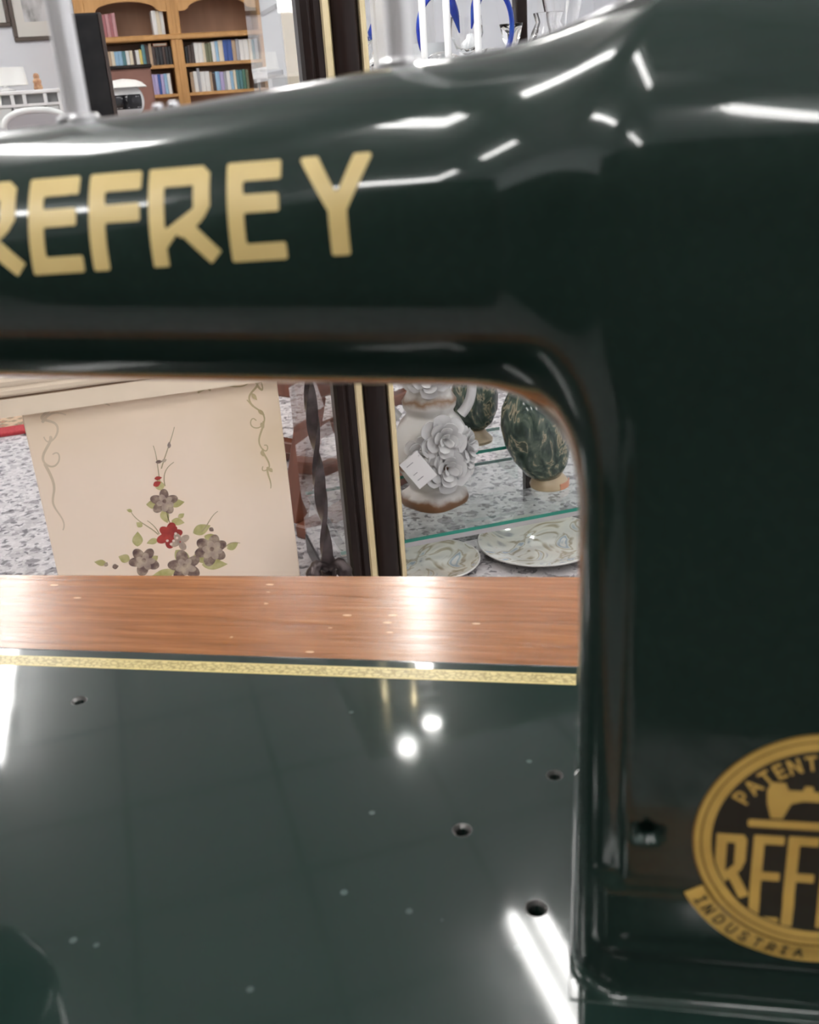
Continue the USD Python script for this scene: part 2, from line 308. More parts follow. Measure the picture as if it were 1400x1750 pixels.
for x, y, r, rc in HOLES:
    obj('hole_rim', lathe([(r, -.0030), (r, -.00115), (rc*.90, -.0001), (rc*.94, -.0001), (r*1.08, -.0030), (r, -.0030)], 32, (x, y, 0)), mat('worn_metal_rim', (.16, .155, .15), .3, .7), mach, smooth=30)
obj('bed', bed, MATS['enamel_bed'], mach, smooth=30, label='glossy flat bed plate with four screw holes')

# printed braid stripe along the back edge of the bed
STRIPE = usdkit.material(stage, '/World/Looks/braid_stripe', {
    'tc': ('texture_coordinate', {}), 'mp': ('mapping', {'scale': (1.0, 1.5, 0)}), 'v': ('voronoi_texture', {'scale': 420.0, 'feature': 'distance_to_edge'}),
    'r': ('rgb_ramp', {'ramp': [(0, (.26, .20, .07)), (.07, (.36, .29, .11)), (.14, (.54, .44, .19)), (1, (.60, .50, .23))]}), 'p': ('principled_bsdf', {'roughness': .3})},
    [('tc.object', 'mp.vector'), ('mp.vector', 'v.vector'), ('v.distance', 'r.fac'), ('r.color', 'p.base_color')], surface='p.BSDF')
GLINE = mat('gold_line', (.62, .50, .20), .3)
st = obj('bed_stripe', box(-.292, -.004, .2941, .2995, -.0002, .00006), STRIPE, mach, label='gold braid-patterned stripe printed along the back of the bed')
obj('stripe_border', box(-.2925, -.004, .2934, .2941, -.0002, .00007), GLINE, st)
obj('stripe_border', box(-.2925, -.004, .2995, .3002, -.0002, .00007), GLINE, st)

def project(poly, y0, lift=.00016, seg=.0012, depth=.0006):
    """Lays a flat (x, z) outline onto the casting's front as thin transfer print."""
    ms = []
    for g in getattr(poly, 'geoms', [poly]):
        g = g.segmentize(seg); v, f = trimesh.creation.triangulate_polygon(g, engine='earcut')
        t = trimesh.Trimesh(np.c_[v, np.zeros(len(v))], f, process=False)
        v2, f2 = trimesh.remesh.subdivide_to_size(t.vertices, t.faces, seg*1.6, max_iter=12)
        t = trimesh.Trimesh(v2, f2, process=True)
        p = np.c_[t.vertices[:, 0], np.full(len(t.vertices), y0), t.vertices[:, 1]]
        for _ in range(60): p[:, 1] += body_sdf(*p.T)*.9
        n = grad(body_sdf, p, 5e-4); f = t.faces
        if (np.cross(p[f[:, 1]]-p[f[:, 0]], p[f[:, 2]]-p[f[:, 0]])*n[f[:, 0]]).sum() < 0: f = f[:, ::-1]
        N = len(p); top, bot = p + n*lift, p - n*depth
        e = np.sort(np.vstack([f[:, [0, 1]], f[:, [1, 2]], f[:, [2, 0]]]), 1); uq, c = np.unique(e, axis=0, return_counts=True); be = set(map(tuple, uq[c == 1]))
        side = []
        for tri in f:
            for i in range(3):
                a, b = tri[i], tri[(i+1) % 3]
                if (min(a, b), max(a, b)) in be: side += [(a, a+N, b), (b, a+N, b+N)]
        ms.append((np.vstack([top, bot]), np.vstack([f, f[:, ::-1]+N, np.array(side)]), np.vstack([n, n])))
    o = 0; VV, FF, NN = [], [], []
    for v, f, n in ms: VV.append(v); FF.append(f+o); NN.append(n); o += len(v)
    return np.vstack(VV), np.vstack(FF), np.vstack(NN)
def decal(name, poly, material, parent, y0=.150, **kw):
    lab = kw.pop('label', None); v, f, n = project(poly, y0, **kw); return obj(name, (v, f), material, parent, normals=n, label=lab)
def soft(p, r): return p.buffer(-r).buffer(2*r).buffer(-r)

# lettering R E F R E Y in unit boxes (0..1 wide, 0..1 tall); w: width in m
def letter(ch, w, h, s):
    B = lambda *a: sbox(*a)
    if ch == 'E': g = [B(0, 0, s, h), B(0, 0, w, s), B(0, h-s, w*.98, h), B(0, h*.50, w*.93, h*.50+s)]
    elif ch == 'F': g = [B(0, 0, s*1.05, h), B(0, h-s, w, h), B(0, h*.50, w*.97, h*.50+s)]
    elif ch == 'R':
        out = Polygon([(0, h), (w*.80, h), (w*.90, h*.93), (w*.90, h*.60), (w*.80, h*.48), (w*.42, h*.28), (0, h*.28)])
        inn = Polygon([(s, h-s), (w*.90-s*1.05, h-s), (w*.90-s*1.05, h*.60), (w*.74-s*.5, h*.53), (s, h*.34)])
        g = [out.difference(inn), B(0, 0, s, h), LineString([(w*.50, h*.42), (w*.93, s*.35)]).buffer(s*.5, cap_style='flat'), LineString([(s*.6, h*.25), (w*.72, h*.52)]).buffer(s*.45, cap_style='flat')]
        sh = unary_union(g).intersection(B(0, 0, w*1.06, h)); sh = sh.difference(Polygon([(s*1.05, -.001), (s*1.05, h*.20), (w*.40, h*.34), (w*.86-s*.6, -.001)]))
        return soft(sh, s*.10)
    elif ch == 'Y': g = [Polygon([(0, h), (s*1.15, h), (w*.5, h*.62), (w-s*1.15, h), (w, h), (w*.5+s*.56, h*.46), (w*.5+s*.56, 0), (w*.5-s*.56, 0), (w*.5-s*.56, h*.46)])]
    return soft(unary_union(g), s*.16)
word = [('R', -.1185, .0150), ('E', -.1022, .0103), ('F', -.0900, .0103), ('R', -.0782, .0131), ('E', -.0631, .0103), ('Y', -.0497, .0134)]
for ch, x, w in word:
    zb = .1642 + (x+.05)*.022; h = .0164
    L = affinity.translate(affinity.rotate(letter(ch, w, h, .0030), 1.3, origin=(0, 0)), x, zb)
    decal('letter', L, GOLD, mach, label=f'gold capital {ch} on the arm')

# round maker's emblem on the pillar
EX, EZ, EA, EB = .0457, .0476, .0246, .0262
ell = lambda k: affinity.scale(Point(EX, EZ).buffer(1, quad_segs=40), EA*k, EB*k)
em = decal('emblem', ell(.995), BLACKP, mach, lift=.00008, label='round gold-rimmed maker badge printed on the pillar')
decal('emblem_ring', ell(1).difference(ell(.93)), GOLDD, em, lift=.00014, seg=.0022)
decal('emblem_ring', ell(.985).difference(ell(.945)).union(ell(.925).difference(ell(.855))), GOLD2, em, lift=.0002, seg=.0022)
def text_poly(s, height, bold=True):
    """Outline of sans lettering as a shapely shape, from the extruded text's top face."""
    m = meshkit.text_mesh(s, height, .001, bold); tops = m.triangles[(m.face_normals[:, 2] > .9)]
    return unary_union([Polygon(t[:, :2]).buffer(1e-6) for t in tops])
def glyphs(s, height, bold=True):
    out = []
    for ch in s:
        if ch == ' ': out.append((None, height*.45)); continue
        g = text_poly(ch, height, bold); b = g.bounds; out.append((affinity.scale(affinity.translate(g, -(b[0]+b[2])/2, 0), .86, 1, origin=(0, 0)), (b[2]-b[0])*.86))
    return out
def arc_text(s, height, rx, rz, a0, a1, inward, material, name):
    """Letters along the ellipse arc from angle a0 to a1 (degrees)."""
    gl = glyphs(s, height); tot = sum(w for _, w in gl) + height*.22*(len(gl)-1); pos = 0; polys = []
    for g, w in gl:
        a = math.radians(a0 + (a1-a0)*((pos + w/2)/tot)); pos += w + height*.22
        if g is None: continue
        px, pz = EX + rx*math.cos(a), EZ + rz*math.sin(a)
        r = math.degrees(math.atan2(rz*math.sin(a)/rz**2, rx*math.cos(a)/rx**2)) + (-90 if inward else 90)
        polys.append(affinity.translate(affinity.rotate(g, r, origin=(0, 0)), px, pz))
    for q in polys: decal(name, q.simplify(.00004), material, em, lift=.00022, seg=.002)
arc_text('PATENTE', .0033, EA*.685, EB*.685, 151, 89, True, GOLD2, 'emblem_letter')
def machine_icon(x0, z0, w, h):
    P = [(0, .0), (.10, .0), (.16, .42), (.26, .52), (.72, .52), (.74, .10), (.72, .0), (1.0, .0), (1.0, .80), (.95, .98), (.74, .98), (.70, .80), (.56, .78), (.55, .93), (.46, .93), (.45, .78), (.34, .78), (.33, .93), (.26, .93), (.25, .80), (.13, .80), (.10, 1.0), (-.02, 1.0), (-.05, .75), (-.04, .40)]
    return soft(Polygon([(x0+a*w, z0+b*h) for a, b in P]), .0002)
decal('emblem_sewing_machine', machine_icon(EX-.0100, EZ+.0058, .0222, .0086), GOLD2, em, lift=.0002, seg=.002)
decal('emblem_base_line', soft(sbox(EX-.0142, EZ+.0034, EX+.0150, EZ+.0052), .0005), GOLD2, em, lift=.0002, seg=.002)
inner = ell(.825)
for k, (ch, x, w) in enumerate([('R', -.0200, .0066), ('E', -.0128, .0060), ('F', -.0062, .0058), ('R', .0006, .0066), ('E', .0078, .0058), ('Y', .0140, .0066)]):
    zt = EZ + .0016 - abs(x)*.02; g = letter(ch, w, .0165 if abs(x) > .011 and k in (0, 5) else .0228, .0021)
    b = g.bounds; g = affinity.translate(g, EX+x, zt-b[3])
    g = g.intersection(inner.buffer(.0004))
    if g.area > 0: decal('emblem_letter', g, GOLD2, em, lift=.0002, seg=.002)
def ell_pt(k, a): return (EX + EA*k*math.cos(a), EZ + EB*k*math.sin(a))
A = np.radians(np.linspace(208, 332, 50))
rib = Polygon([ell_pt(1.015, a) for a in A] + [ell_pt(1.185, a) for a in A[::-1]])
rb = decal('emblem_ribbon', rib, GOLD2, em, lift=.00012, seg=.0022)
arc_text('INDUSTRIA ESPAÑOLA', .0026, EA*1.145, EB*1.145, 212, 328, False, BLACKP, 'ribbon_letter')

# spool pins and oil caps on top of the arm
def top_z(x, y=.2055):
    z = .23
    for _ in range(60): z -= float(body_sdf(np.array([x]), np.array([y]), np.array([z]))[0])*.9
    return z
for x, r in ((-.1037, .0025), (-.0358, .0026)):
    z = top_z(x)
    sp = obj('spool_pin', lathe([(0, z-.004), (r, z-.004), (r, z+.052), (r*.8, z+.055), (0, z+.056)], 32, (x, .2055, 0)), ALU, mach, smooth=40, label='chrome thread spool pin')
    obj('pin_collar', lathe([(r, z-.001), (r*1.75, z-.001), (r*1.75, z+.0006), (r*1.5, z+.0013), (r, z+.0015)], 32, (x, .2055, 0)), STEEL, sp)
for x in (-.0872, -.0838):
    z = top_z(x, .208); obj('oil_cap', lathe([(0, z-.002), (.0011, z-.002), (.0012, z+.0006), (.0008, z+.0013), (0, z+.0014)], 20, (x, .208, 0)), CHROME, mach)

# ------------------------------------------------------------------ sewing table
tabl = thing('sewing_table', 'reddish brown varnished wooden table with scratched top, holding the machine', 'table', (0, 0, 0), A_MACH)
outer = Polygon([(-.62, .098), (.52, .098), (.52, .3925), (-.62, .3593)])
hole = sbox(-.3012, .1252, .1062, .3072)
obj('tabletop', prism(outer.difference(hole), .024, 'z', BEDZ-.0012-.024), WOOD, tabl, smooth=False)
for b_ in (box(-.56, -.54, .13, .32, .60, .7340, .002), box(.44, .46, .13, .35, .60, .7340, .002), box(-.54, .44, .104, .118, .60, .7340, .002), box(-.54, .44, .322, .34, .60, .7340, .002)): obj('apron', b_, MAHOG, tabl)
for x, y in ((-.572, .128), (.472, .128), (-.572, .325), (.472, .345)):
    obj('leg', prism(Polygon([(x-.022, y-.022), (x+.022, y-.022), (x+.022, y+.022), (x-.022, y+.022)]), .734, 'z', 0), MAHOG, tabl, smooth=False)

# ------------------------------------------------------------------ cream cabinet with painted flowers (its side towards us)
PX0, PX1, PY = -.163, .2255, 1.55
cab = thing('painted_cabinet', 'cream painted bedside cabinet with hand-painted flowers on its tall panel', 'cabinet', (0, 0, 0))
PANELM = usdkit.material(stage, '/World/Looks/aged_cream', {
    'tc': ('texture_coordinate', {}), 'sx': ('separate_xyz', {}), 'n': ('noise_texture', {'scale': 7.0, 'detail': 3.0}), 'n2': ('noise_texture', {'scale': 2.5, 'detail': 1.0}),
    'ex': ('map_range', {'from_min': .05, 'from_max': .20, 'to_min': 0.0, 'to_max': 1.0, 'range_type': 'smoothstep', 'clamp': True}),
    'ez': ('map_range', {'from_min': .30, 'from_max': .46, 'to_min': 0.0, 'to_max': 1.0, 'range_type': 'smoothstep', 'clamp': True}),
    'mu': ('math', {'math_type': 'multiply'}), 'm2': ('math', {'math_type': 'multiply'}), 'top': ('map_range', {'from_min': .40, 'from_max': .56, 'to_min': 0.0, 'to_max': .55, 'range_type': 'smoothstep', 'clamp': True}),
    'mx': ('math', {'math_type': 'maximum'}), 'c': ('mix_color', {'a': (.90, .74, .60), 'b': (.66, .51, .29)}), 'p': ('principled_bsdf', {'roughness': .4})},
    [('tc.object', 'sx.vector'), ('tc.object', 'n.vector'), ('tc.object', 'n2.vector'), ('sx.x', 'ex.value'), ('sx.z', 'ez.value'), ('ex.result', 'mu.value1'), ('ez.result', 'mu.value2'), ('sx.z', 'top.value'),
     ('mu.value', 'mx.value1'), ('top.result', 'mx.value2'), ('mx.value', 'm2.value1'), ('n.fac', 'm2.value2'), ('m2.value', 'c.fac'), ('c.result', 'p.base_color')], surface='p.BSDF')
obj('side_panel', box(PX0, PX1, PY, PY+.018, .06, .546, .0015), PANELM, cab)
obj('front_panel', box(PX0, PX0+.018, PY+.018, PY+.36, .06, .546), CREAM, cab); obj('back_panel', box(PX1-.018, PX1, PY+.018, PY+.36, .06, .546), CREAM, cab)
obj('side_panel', box(PX0, PX1, PY+.36, PY+.378, .06, .546, .0015), CREAM, cab)
obj('plinth', box(PX0+.012, PX1-.012, PY+.012, PY+.366, 0, .06, .002), CREAM, cab)
mould = Polygon([(0, .545), (-.020, .545), (-.0205, .5725), (-.0175, .5745), (-.0215, .5765), (-.026, .580), (-.028, .586), (-.027, .592), (-.031, .595), (-.034, .601), (-.0335, .608), (-.030, .612), (-.027, .6135), (.40, .6135), (.40, .545)])
topm = prism(affinity.translate(mould, PY+.004, 0), PX1-PX0+.115, 'x', PX0-.062)
obj('moulded_top', topm, CREAM, cab, smooth=25, label='moulded overhanging top of the cabinet')
obj('groove_line', box(PX0-.0622, PX1+.0532, PY-.0172, PY-.010, .5735, .5755), mat('brown_groove', (.20, .12, .07), .6), cab, label='thin brown line under the moulding')  # thin brown strip along the groove of the moulding
# painted decoration: flat paint on the panel, laid 0.4 mm proud
def pz(u, v): q = at(u, v, PY); return (q[0], q[2])
PXM = .01836/20                                                         # metres per photo pixel on the panel
def paint(name, polys, m, lift=.0004, label=None):
    u = unary_union(polys); return obj(name, prism(u, .0006, 'y', PY-lift), m, cab, smooth=False, label=label)
LEAFM = mat_ramp('paint_leaf', [(.3, (.36, .33, .11)), (.7, (.56, .50, .25))], params={'scale': 60.0, 'detail': 2.0}, rough=.5)
MAUVE = mat_ramp('paint_mauve', [(.3, (.10, .055, .05)), (.5, (.22, .15, .12)), (.7, (.42, .33, .25))], params={'scale': 75.0, 'detail': 2.0}, rough=.5)
MAUVEL = mat_ramp('paint_mauve_pale', [(.3, (.30, .22, .19)), (.7, (.50, .40, .30))], params={'scale': 75.0, 'detail': 2.0}, rough=.5)
ROSEP = mat_ramp('paint_rose', [(.3, (.24, .018, .018)), (.7, (.46, .055, .04))], params={'scale': 60.0, 'detail': 2.0}, rough=.5)
SCROLL = mat_ramp('paint_scroll', [(.3, (.46, .36, .19)), (.7, (.54, .43, .25))], params={'scale': 25.0}, rough=.5)
SCROLLF = mat_ramp('paint_scroll_faded', [(.3, (.62, .50, .36)), (.7, (.68, .55, .41))], params={'scale': 20.0}, rough=.5)
def leaf_poly(c, ang, L, W):
    t = np.linspace(0, 1, 14); w = W*np.sin(math.pi*t**.8)*.5; p = np.r_[np.c_[t*L, w], np.c_[t[::-1]*L, -w[::-1]]]
    return affinity.translate(affinity.rotate(Polygon(p).buffer(0), ang, origin=(0, 0)), *c)
def petal_flower(c, R, n, ph, wob=.12):
    out = []
    for k in range(n):
        a = ph + 360*k/n + RNG.uniform(-8, 8); L = R*RNG.uniform(.9, 1.1)
        out.append(affinity.translate(affinity.rotate(affinity.scale(Point(L*.55, 0).buffer(1, quad_segs=6), L*.48, L*.34), a, origin=(0, 0)), *c))
    return out
leaves = []
for u, v, a, L, W in ((235, 934, 80, 22, 14), (330, 911, 15, 26, 16), (349, 916, -30, 24, 13), (388, 938, 20, 18, 12), (222, 957, 150, 16, 13), (278, 872, -80, 20, 12), (293, 890, -20, 18, 11), (268, 862, 170, 14, 12),
                      (290, 862, 0, 20, 12), (305, 885, 30, 10, 7), (270, 922, 190, 16, 9), (243, 900, 130, 10, 8), (182, 963, 160, 16, 9), (300, 940, -60, 34, 18), (330, 950, -20, 40, 18), (270, 950, -150, 34, 14), (345, 965, -10, 36, 16), (276, 838, 100, 16, 12), (300, 975, -170, 40, 16)):
    leaves.append(leaf_poly(pz(u, v), a, 1.3*L*PXM, 1.3*W*PXM))
for k, l in enumerate(leaves): obj('painted_leaf', prism(l, .0008, 'y', PY-.0002-.00002*k), LEAFM, cab, smooth=False)
for u, v, R, n, ph in ((281, 857, 25, 5, 10), (246, 958, 28, 5, 40), (362, 939, 30, 6, 70), (316, 967, 29, 5, 20)):
    fl = paint('painted_flower', petal_flower(pz(u, v), R*PXM, n, ph), MAUVE, .0006, label='brownish mauve painted blossom')
    c = pz(u, v); obj('petal_highlight', prism(unary_union(petal_flower((c[0]+.001, c[1]-.002), R*PXM*.62, n, ph+30)), .0004, 'y', PY-.0008), MAUVEL, fl, smooth=False)
    obj('flower_eye', prism(Point(c[0], c[1]+.001).buffer(R*PXM*.14), .0004, 'y', PY-.0010), MAUVE, fl, smooth=False)
c = pz(291, 915)
rs = paint('painted_rose', petal_flower(c, .021, 6, 15) + petal_flower((c[0], c[1]+.004), .014, 5, 40) + [Point(c).buffer(.009)], ROSEP, .0008, label='red painted rose at the centre of the spray')
obj('petal_highlight', prism(unary_union(petal_flower((c[0]+.014, c[1]-.014), .016, 4, 200)), .0004, 'y', PY-.0010), MAUVEL, rs, smooth=False)
for dx, dz in ((-.006, -.008), (.004, -.010), (.010, -.006), (.009, .002), (-.001, -.015)):
    obj('white_dab', prism(Point(c[0]+dx, c[1]+dz).buffer(.0022), .0003, 'y', PY-.0012), mat('paint_white', (.75, .62, .55), .5), rs, smooth=False)
for u, v, a, L, W, m_ in ((264, 818, 0, 13, 7, ROSEP), (262, 830, 20, 15, 10, ROSEP), (266, 790, 0, 12, 6, MAUVE), (277, 789, 20, 9, 6, MAUVEL), (289, 766, 80, 12, 6, MAUVEL), (358, 902, -50, 10, 8, MAUVE), (180, 968, 60, 9, 7, MAUVE), (192, 969, 0, 11, 10, MAUVE), (226, 874, 150, 10, 6, LEAFM)):
    obj('painted_bud', prism(leaf_poly(pz(u, v), a, L*PXM, W*PXM), .0005, 'y', PY-.0007), m_, cab, smooth=False)
def stroke(pp, w0, w1):
    p = spline([pz(*q) for q in pp], 40); return unary_union([LineString(p[i:i+2]).buffer((w0+(w1-w0)*i/39)*PXM/2, quad_segs=3) for i in range(39)]).buffer(.00003).simplify(.00003)
for pp in ([(281, 845), (270, 800), (267, 780), (262, 762)], [(276, 800), (284, 775), (293, 748), (298, 730)], [(282, 830), (286, 800), (297, 790)], [(270, 913), (245, 895), (232, 885), (222, 870)], [(272, 912), (262, 898), (252, 890)], [(345, 908), (358, 890), (365, 880), (372, 874)], [(385, 935), (395, 928), (410, 928)], [(293, 900), (286, 880), (283, 860)]):
    obj('painted_stem', prism(stroke(pp, 2.0, 1.0), .0005, 'y', PY-.0003), mat('paint_stem', (.40, .32, .18), .5), cab, smooth=False)
def Q(x, y): return (x/2.593, y/2.593+620)
right = [[(1110, 75), (1140, 100), (1105, 150), (1120, 190), (1160, 220), (1172, 255), (1145, 288), (1112, 275), (1118, 248), (1135, 255)], [(1168, 262), (1150, 330), (1160, 378), (1180, 390), (1186, 372), (1172, 365)],
         [(1165, 385), (1185, 430), (1188, 470), (1168, 478), (1165, 460)], [(1186, 465), (1190, 500), (1198, 525), (1200, 555)], [(1140, 100), (1160, 120), (1155, 75)], [(880, 130), (920, 110), (1000, 100), (1060, 105), (1110, 80)], [(930, 120), (905, 95)], [(1120, 190), (1095, 165)]]
for k, pp in enumerate(right): obj('painted_scroll', prism(stroke([Q(*q) for q in pp], 4.0, 1.6), .0007, 'y', PY-.0002-.00005*k), SCROLL, cab, smooth=False)
for u, v, a, L in ((430, 672, -60, 16), (436, 655, 20, 18), (441, 700, -50, 16), (446, 722, -70, 12), (447, 770, -80, 12), (460, 800, -60, 10)):
    obj('painted_scroll', prism(leaf_poly(pz(u, v), a, L*PXM, 7*PXM), .0009, 'y', PY-.0007), SCROLL, cab, smooth=False)
left = [[(215, 215), (190, 250), (245, 270), (250, 320), (215, 350), (195, 330)], [(225, 330), (200, 390), (195, 440), (230, 460), (262, 430), (255, 400), (235, 405)], [(200, 450), (225, 500), (240, 560), (235, 620), (255, 660), (280, 740)], [(395, 180), (440, 175), (485, 188)], [(190, 260), (230, 225), (290, 230)]]
for k, pp in enumerate(left): obj('painted_scroll', prism(stroke([Q(*q) for q in pp], 5.0, 2.0), .0007, 'y', PY-.0002-.00005*k), SCROLLF, cab, smooth=False)

# ------------------------------------------------------------------ rug at the far left
rug = thing('rug', 'patterned reddish oriental rug lying on the terrazzo behind the cream cabinet', 'rug', (0, 0, 0))
obj('rug_border', box(-2.0, -.05, 3.36, 3.44, .0, .012, .003), mat_ramp('rug_red', [(.3, (.30, .02, .03)), (.7, (.42, .045, .05))], params={'scale': 200.0}, rough=.95), rug, label='plain red outer border')
RUGM = mat_ramp('rug_pattern', [(0, (.30, .08, .06)), (.30, (.38, .20, .13)), (.5, (.15, .15, .10)), (.8, (.46, .32, .22))], scale=(1, 1, 1), kind='voronoi_texture', params={'scale': 30.0, 'feature': 'f1', 'metric': 'manhattan'}, out='distance', rough=.95)
obj('rug_pile', box(-2.0, -.05, 3.44, 6.0, .0, .012, .003), RUGM, rug)
obj('rug_band', box(-2.0, -.05, 3.66, 3.71, .010, .0135, .001), mat('rug_band_pink', (.46, .25, .20), .95), rug)

# ------------------------------------------------------------------ twisted dark stand
twist = thing('twisted_stand', 'slim dark twisted-metal stand with scrolled foot beside the cream cabinet', 'stand', (.2655, 1.49, 0))
sq = []
for i in range(150):
    z = .17 + .59*i/149; a = 2*math.pi*(z/.25)
    sq.append([(*(np.array([[math.cos(a), -math.sin(a)], [math.sin(a), math.cos(a)]]) @ np.array(c_)), z) for c_ in ((.0095, .0042), (-.0095, .0042), (-.0095, -.0042), (.0095, -.0042))])
sq = np.array(sq).reshape(-1, 3); F = []
for i in range(149):
    for k in range(4):
        a, b = i*4+k, i*4+(k+1) % 4; F += [(a, b, b+4), (a, b+4, a+4)]
F += [(0, 2, 1), (0, 3, 2), (596, 597, 598), (596, 598, 599)]
obj('twisted_rod', trimesh.Trimesh(sq, np.array(F), process=False), IRON, twist, smooth=40)
for k in range(3):
    a = math.radians(200 + 120*k); d = np.array([math.cos(a), math.sin(a), 0])
    pts_ = spline([np.array([0, 0, .225]) + d*.004, np.array([0, 0, .235]) + d*.020, np.array([0, 0, .17]) + d*.030, np.array([0, 0, .08]) + d*.026, np.array([0, 0, .012]) + d*.036], 40)
    obj('scrolled_foot', tube(pts_, np.interp(np.linspace(0, 1, 40), [0, .2, .45, 1], [.007, .013, .014, .012])*(1+.14*np.cos(np.arange(40)*1.9)), 14), IRON, twist, smooth=60)
obj('stand_top', lathe([(0, .756), (.044, .756), (.047, .761), (.044, .766), (0, .768)], 40), IRON, twist)

# ------------------------------------------------------------------ wooden chair with cane seat, one corner towards us
ch = thing('cane_chair', 'reddish brown wooden chair with cane seat, behind the twisted stand', 'chair', (.392, 2.16, 0), math.radians(38))
W_, S_ = .42, .345                                                      # side, seat height; nearest corner at the local origin
CANE = mat_ramp('cane_weave', [(0, (.10, .06, .04)), (.2, (.10, .06, .04)), (.3, (.55, .44, .30)), (1, (.62, .50, .36))], kind='voronoi_texture', params={'scale': 95.0, 'randomness': .05}, out='distance', rough=.6, rampi=True)
obj('cane_seat', box(.05, W_-.05, .05, W_-.05, S_+.012, S_+.022, .003), CANE, ch, label='woven cream cane panel')
for b_ in (box(0, W_, 0, .06, S_-.03, S_+.02, .006), box(0, W_, W_-.06, W_, S_-.03, S_+.02, .006), box(0, .06, .06, W_-.06, S_-.03, S_+.02, .006), box(W_-.06, W_, .06, W_-.06, S_-.03, S_+.02, .006)): obj('seat_rail', b_, MAHOG, ch)
def slab(p0, p1, w, t):
    p0, p1 = np.array(p0, float), np.array(p1, float); d = p1-p0; L = np.linalg.norm(d); b = box(-w/2, w/2, -t/2, t/2, 0, L, .003)
    z = d/L; x = np.cross([0, 1.0, 0] if abs(z[1]) < .9 else [1.0, 0, 0], z); x /= np.linalg.norm(x); y = np.cross(z, x)
    T = np.eye(4); T[:3, 0], T[:3, 1], T[:3, 2], T[:3, 3] = x, y, z, p0; b.apply_transform(T); return b
for (x, y), (fx, fy) in (((.02, .02), (-.045, .06)), ((W_-.02, .02), (W_+.03, -.02)), ((.02, W_-.02), (-.03, W_+.03)), ((W_-.02, W_-.02), (W_+.03, W_+.03))):
    obj('leg', slab((fx, fy, .03), (x, y, S_-.02), .045, .05), MAHOG, ch)
for b_ in (box(-.075, W_+.06, -.005, .035, 0, .035, .005), box(-.075, W_+.06, W_-.01, W_+.045, 0, .035, .005)): obj('runner', b_, MAHOG, ch)
for p0, p1 in (((-.005, .03, .20), (-.005, W_, .20)), ((.0, .02, .235), (W_, .0, .235)), ((.0, .03, .135), (W_+.01, 0, .135)), ((W_, .02, .20), (W_, W_, .20))): obj('stretcher', slab(p0, p1, .028, .032), MAHOG, ch)
for x in (.03, W_-.03): obj('back_post', slab((x, W_-.02, S_), (x, W_+.08, .86), .035, .035), MAHOG, ch)
for z in (.52, .66, .82): obj('back_slat', slab((.03, W_+.08*(z-S_)/.5-.02, z), (W_-.03, W_+.08*(z-S_)/.5-.02, z), .05, .018), MAHOG, ch)

# ------------------------------------------------------------------ glass display cabinet
VX0, VX1, VY0, VY1, VT = .3195, 1.22, 1.56, 2.05, 1.755
vit = thing('display_cabinet', 'glass display cabinet with dark brown frame and brass beading', 'display cabinet', (0, 0, 0))
DECK_SHADE = mat_ramp('painted_shelf_shade', [(0, (.02, .02, .022)), (.5, (.045, .045, .048)), (.62, (.16, .16, .165)), (1, (.3, .3, .3))], params={'scale': 90.0, 'detail': 2.0}, rough=.2)  # speckled dark tone painting the shade under the low glass shelf
obj('base', box(VX0, VX1, VY0+.012, VY1, 0, .048, .003), DARKST, vit); obj('deck', box(VX0+.004, VX1-.004, VY0+.03, VY1-.004, .048, .062, .001), TERRAZZO, vit, label='speckled pale stone deck'); obj('deck_shelf_shadow', box(VX0+.010, VX1-.010, 1.825, 1.885, .0615, .0628, .0003), DECK_SHADE, vit, label='dark speckled strip painting the shadow under the glass shelf')  # the dark strip stands in for the shelf shadow on the deck
obj('top_board', box(VX0, VX1, VY0, VY1, VT-.05, VT, .004), DARKST, vit)
def stile(x, sgn=1):
    X = lambda a, b: (x + sgn*a, x + sgn*b)
    obj('outer_stile', prism(Polygon([(X(0, 0)[0], VY0+.010), (X(.004, 0)[0], VY0+.001), (X(.014, 0)[0], VY0), (X(.020, 0)[0], VY0+.004), (X(.024, 0)[0], VY0+.001), (X(.034, 0)[0], VY0+.003), (X(.034, 0)[0], VY0+.035), (X(0, 0)[0], VY0+.035)]).buffer(0), VT-.098, 'z', .048), DARKST, vit, smooth=20)
    obj('brass_bead', box(*X(.034, .048), VY0-.001, VY0+.030, .05, VT-.05, .0025), BRASS, vit)
    ang = np.linspace(math.pi, 0, 13); cxx = x + sgn*.0690
    obj('door_stile', prism(Polygon([(cxx + .0205*math.cos(a), VY0+.008 - .014*math.sin(a)) for a in ang] + [(cxx+.0205, VY0+.03), (cxx-.0205, VY0+.03)]), VT-.10, 'z', .05), DARKST, vit, smooth=40)
    obj('brass_bead', box(*X(.0900, .1005), VY0-.001, VY0+.022, .05, VT-.05, .002), BRASS, vit)
stile(VX0); stile(VX1, -1)
obj('door_rail', box(VX0+.1005, VX1-.1005, VY0, VY0+.03, VT-.11, VT-.05, .004), DARKST, vit); obj('door_rail', box(VX0+.1005, VX1-.1005, VY0+.002, VY0+.03, .034, .050, .002), DARKST, vit)
for b_ in (box(VX0+.002, VX0+.005, VY0+.035, VY1, .048, VT-.05), box(VX1-.005, VX1-.002, VY0+.035, VY1, .048, VT-.05), box(VX0+.006, VX1-.007, VY1-.003, VY1, .048, VT-.05)): obj('glass_side', b_, PANE, vit, smooth=False)
obj('rear_post', box(VX1-.36, VX1-.335, VY1-.004, VY1+.02, 0, VT, .003), DARKST, vit)
STRIPM = mat_emit('cabinet_light_strip', (1.0, .98, .94), STRIP)
ls = thing('light_strip', 'white light tube standing inside the display cabinet behind its brass bead', 'light', (.470, 1.665, 0))
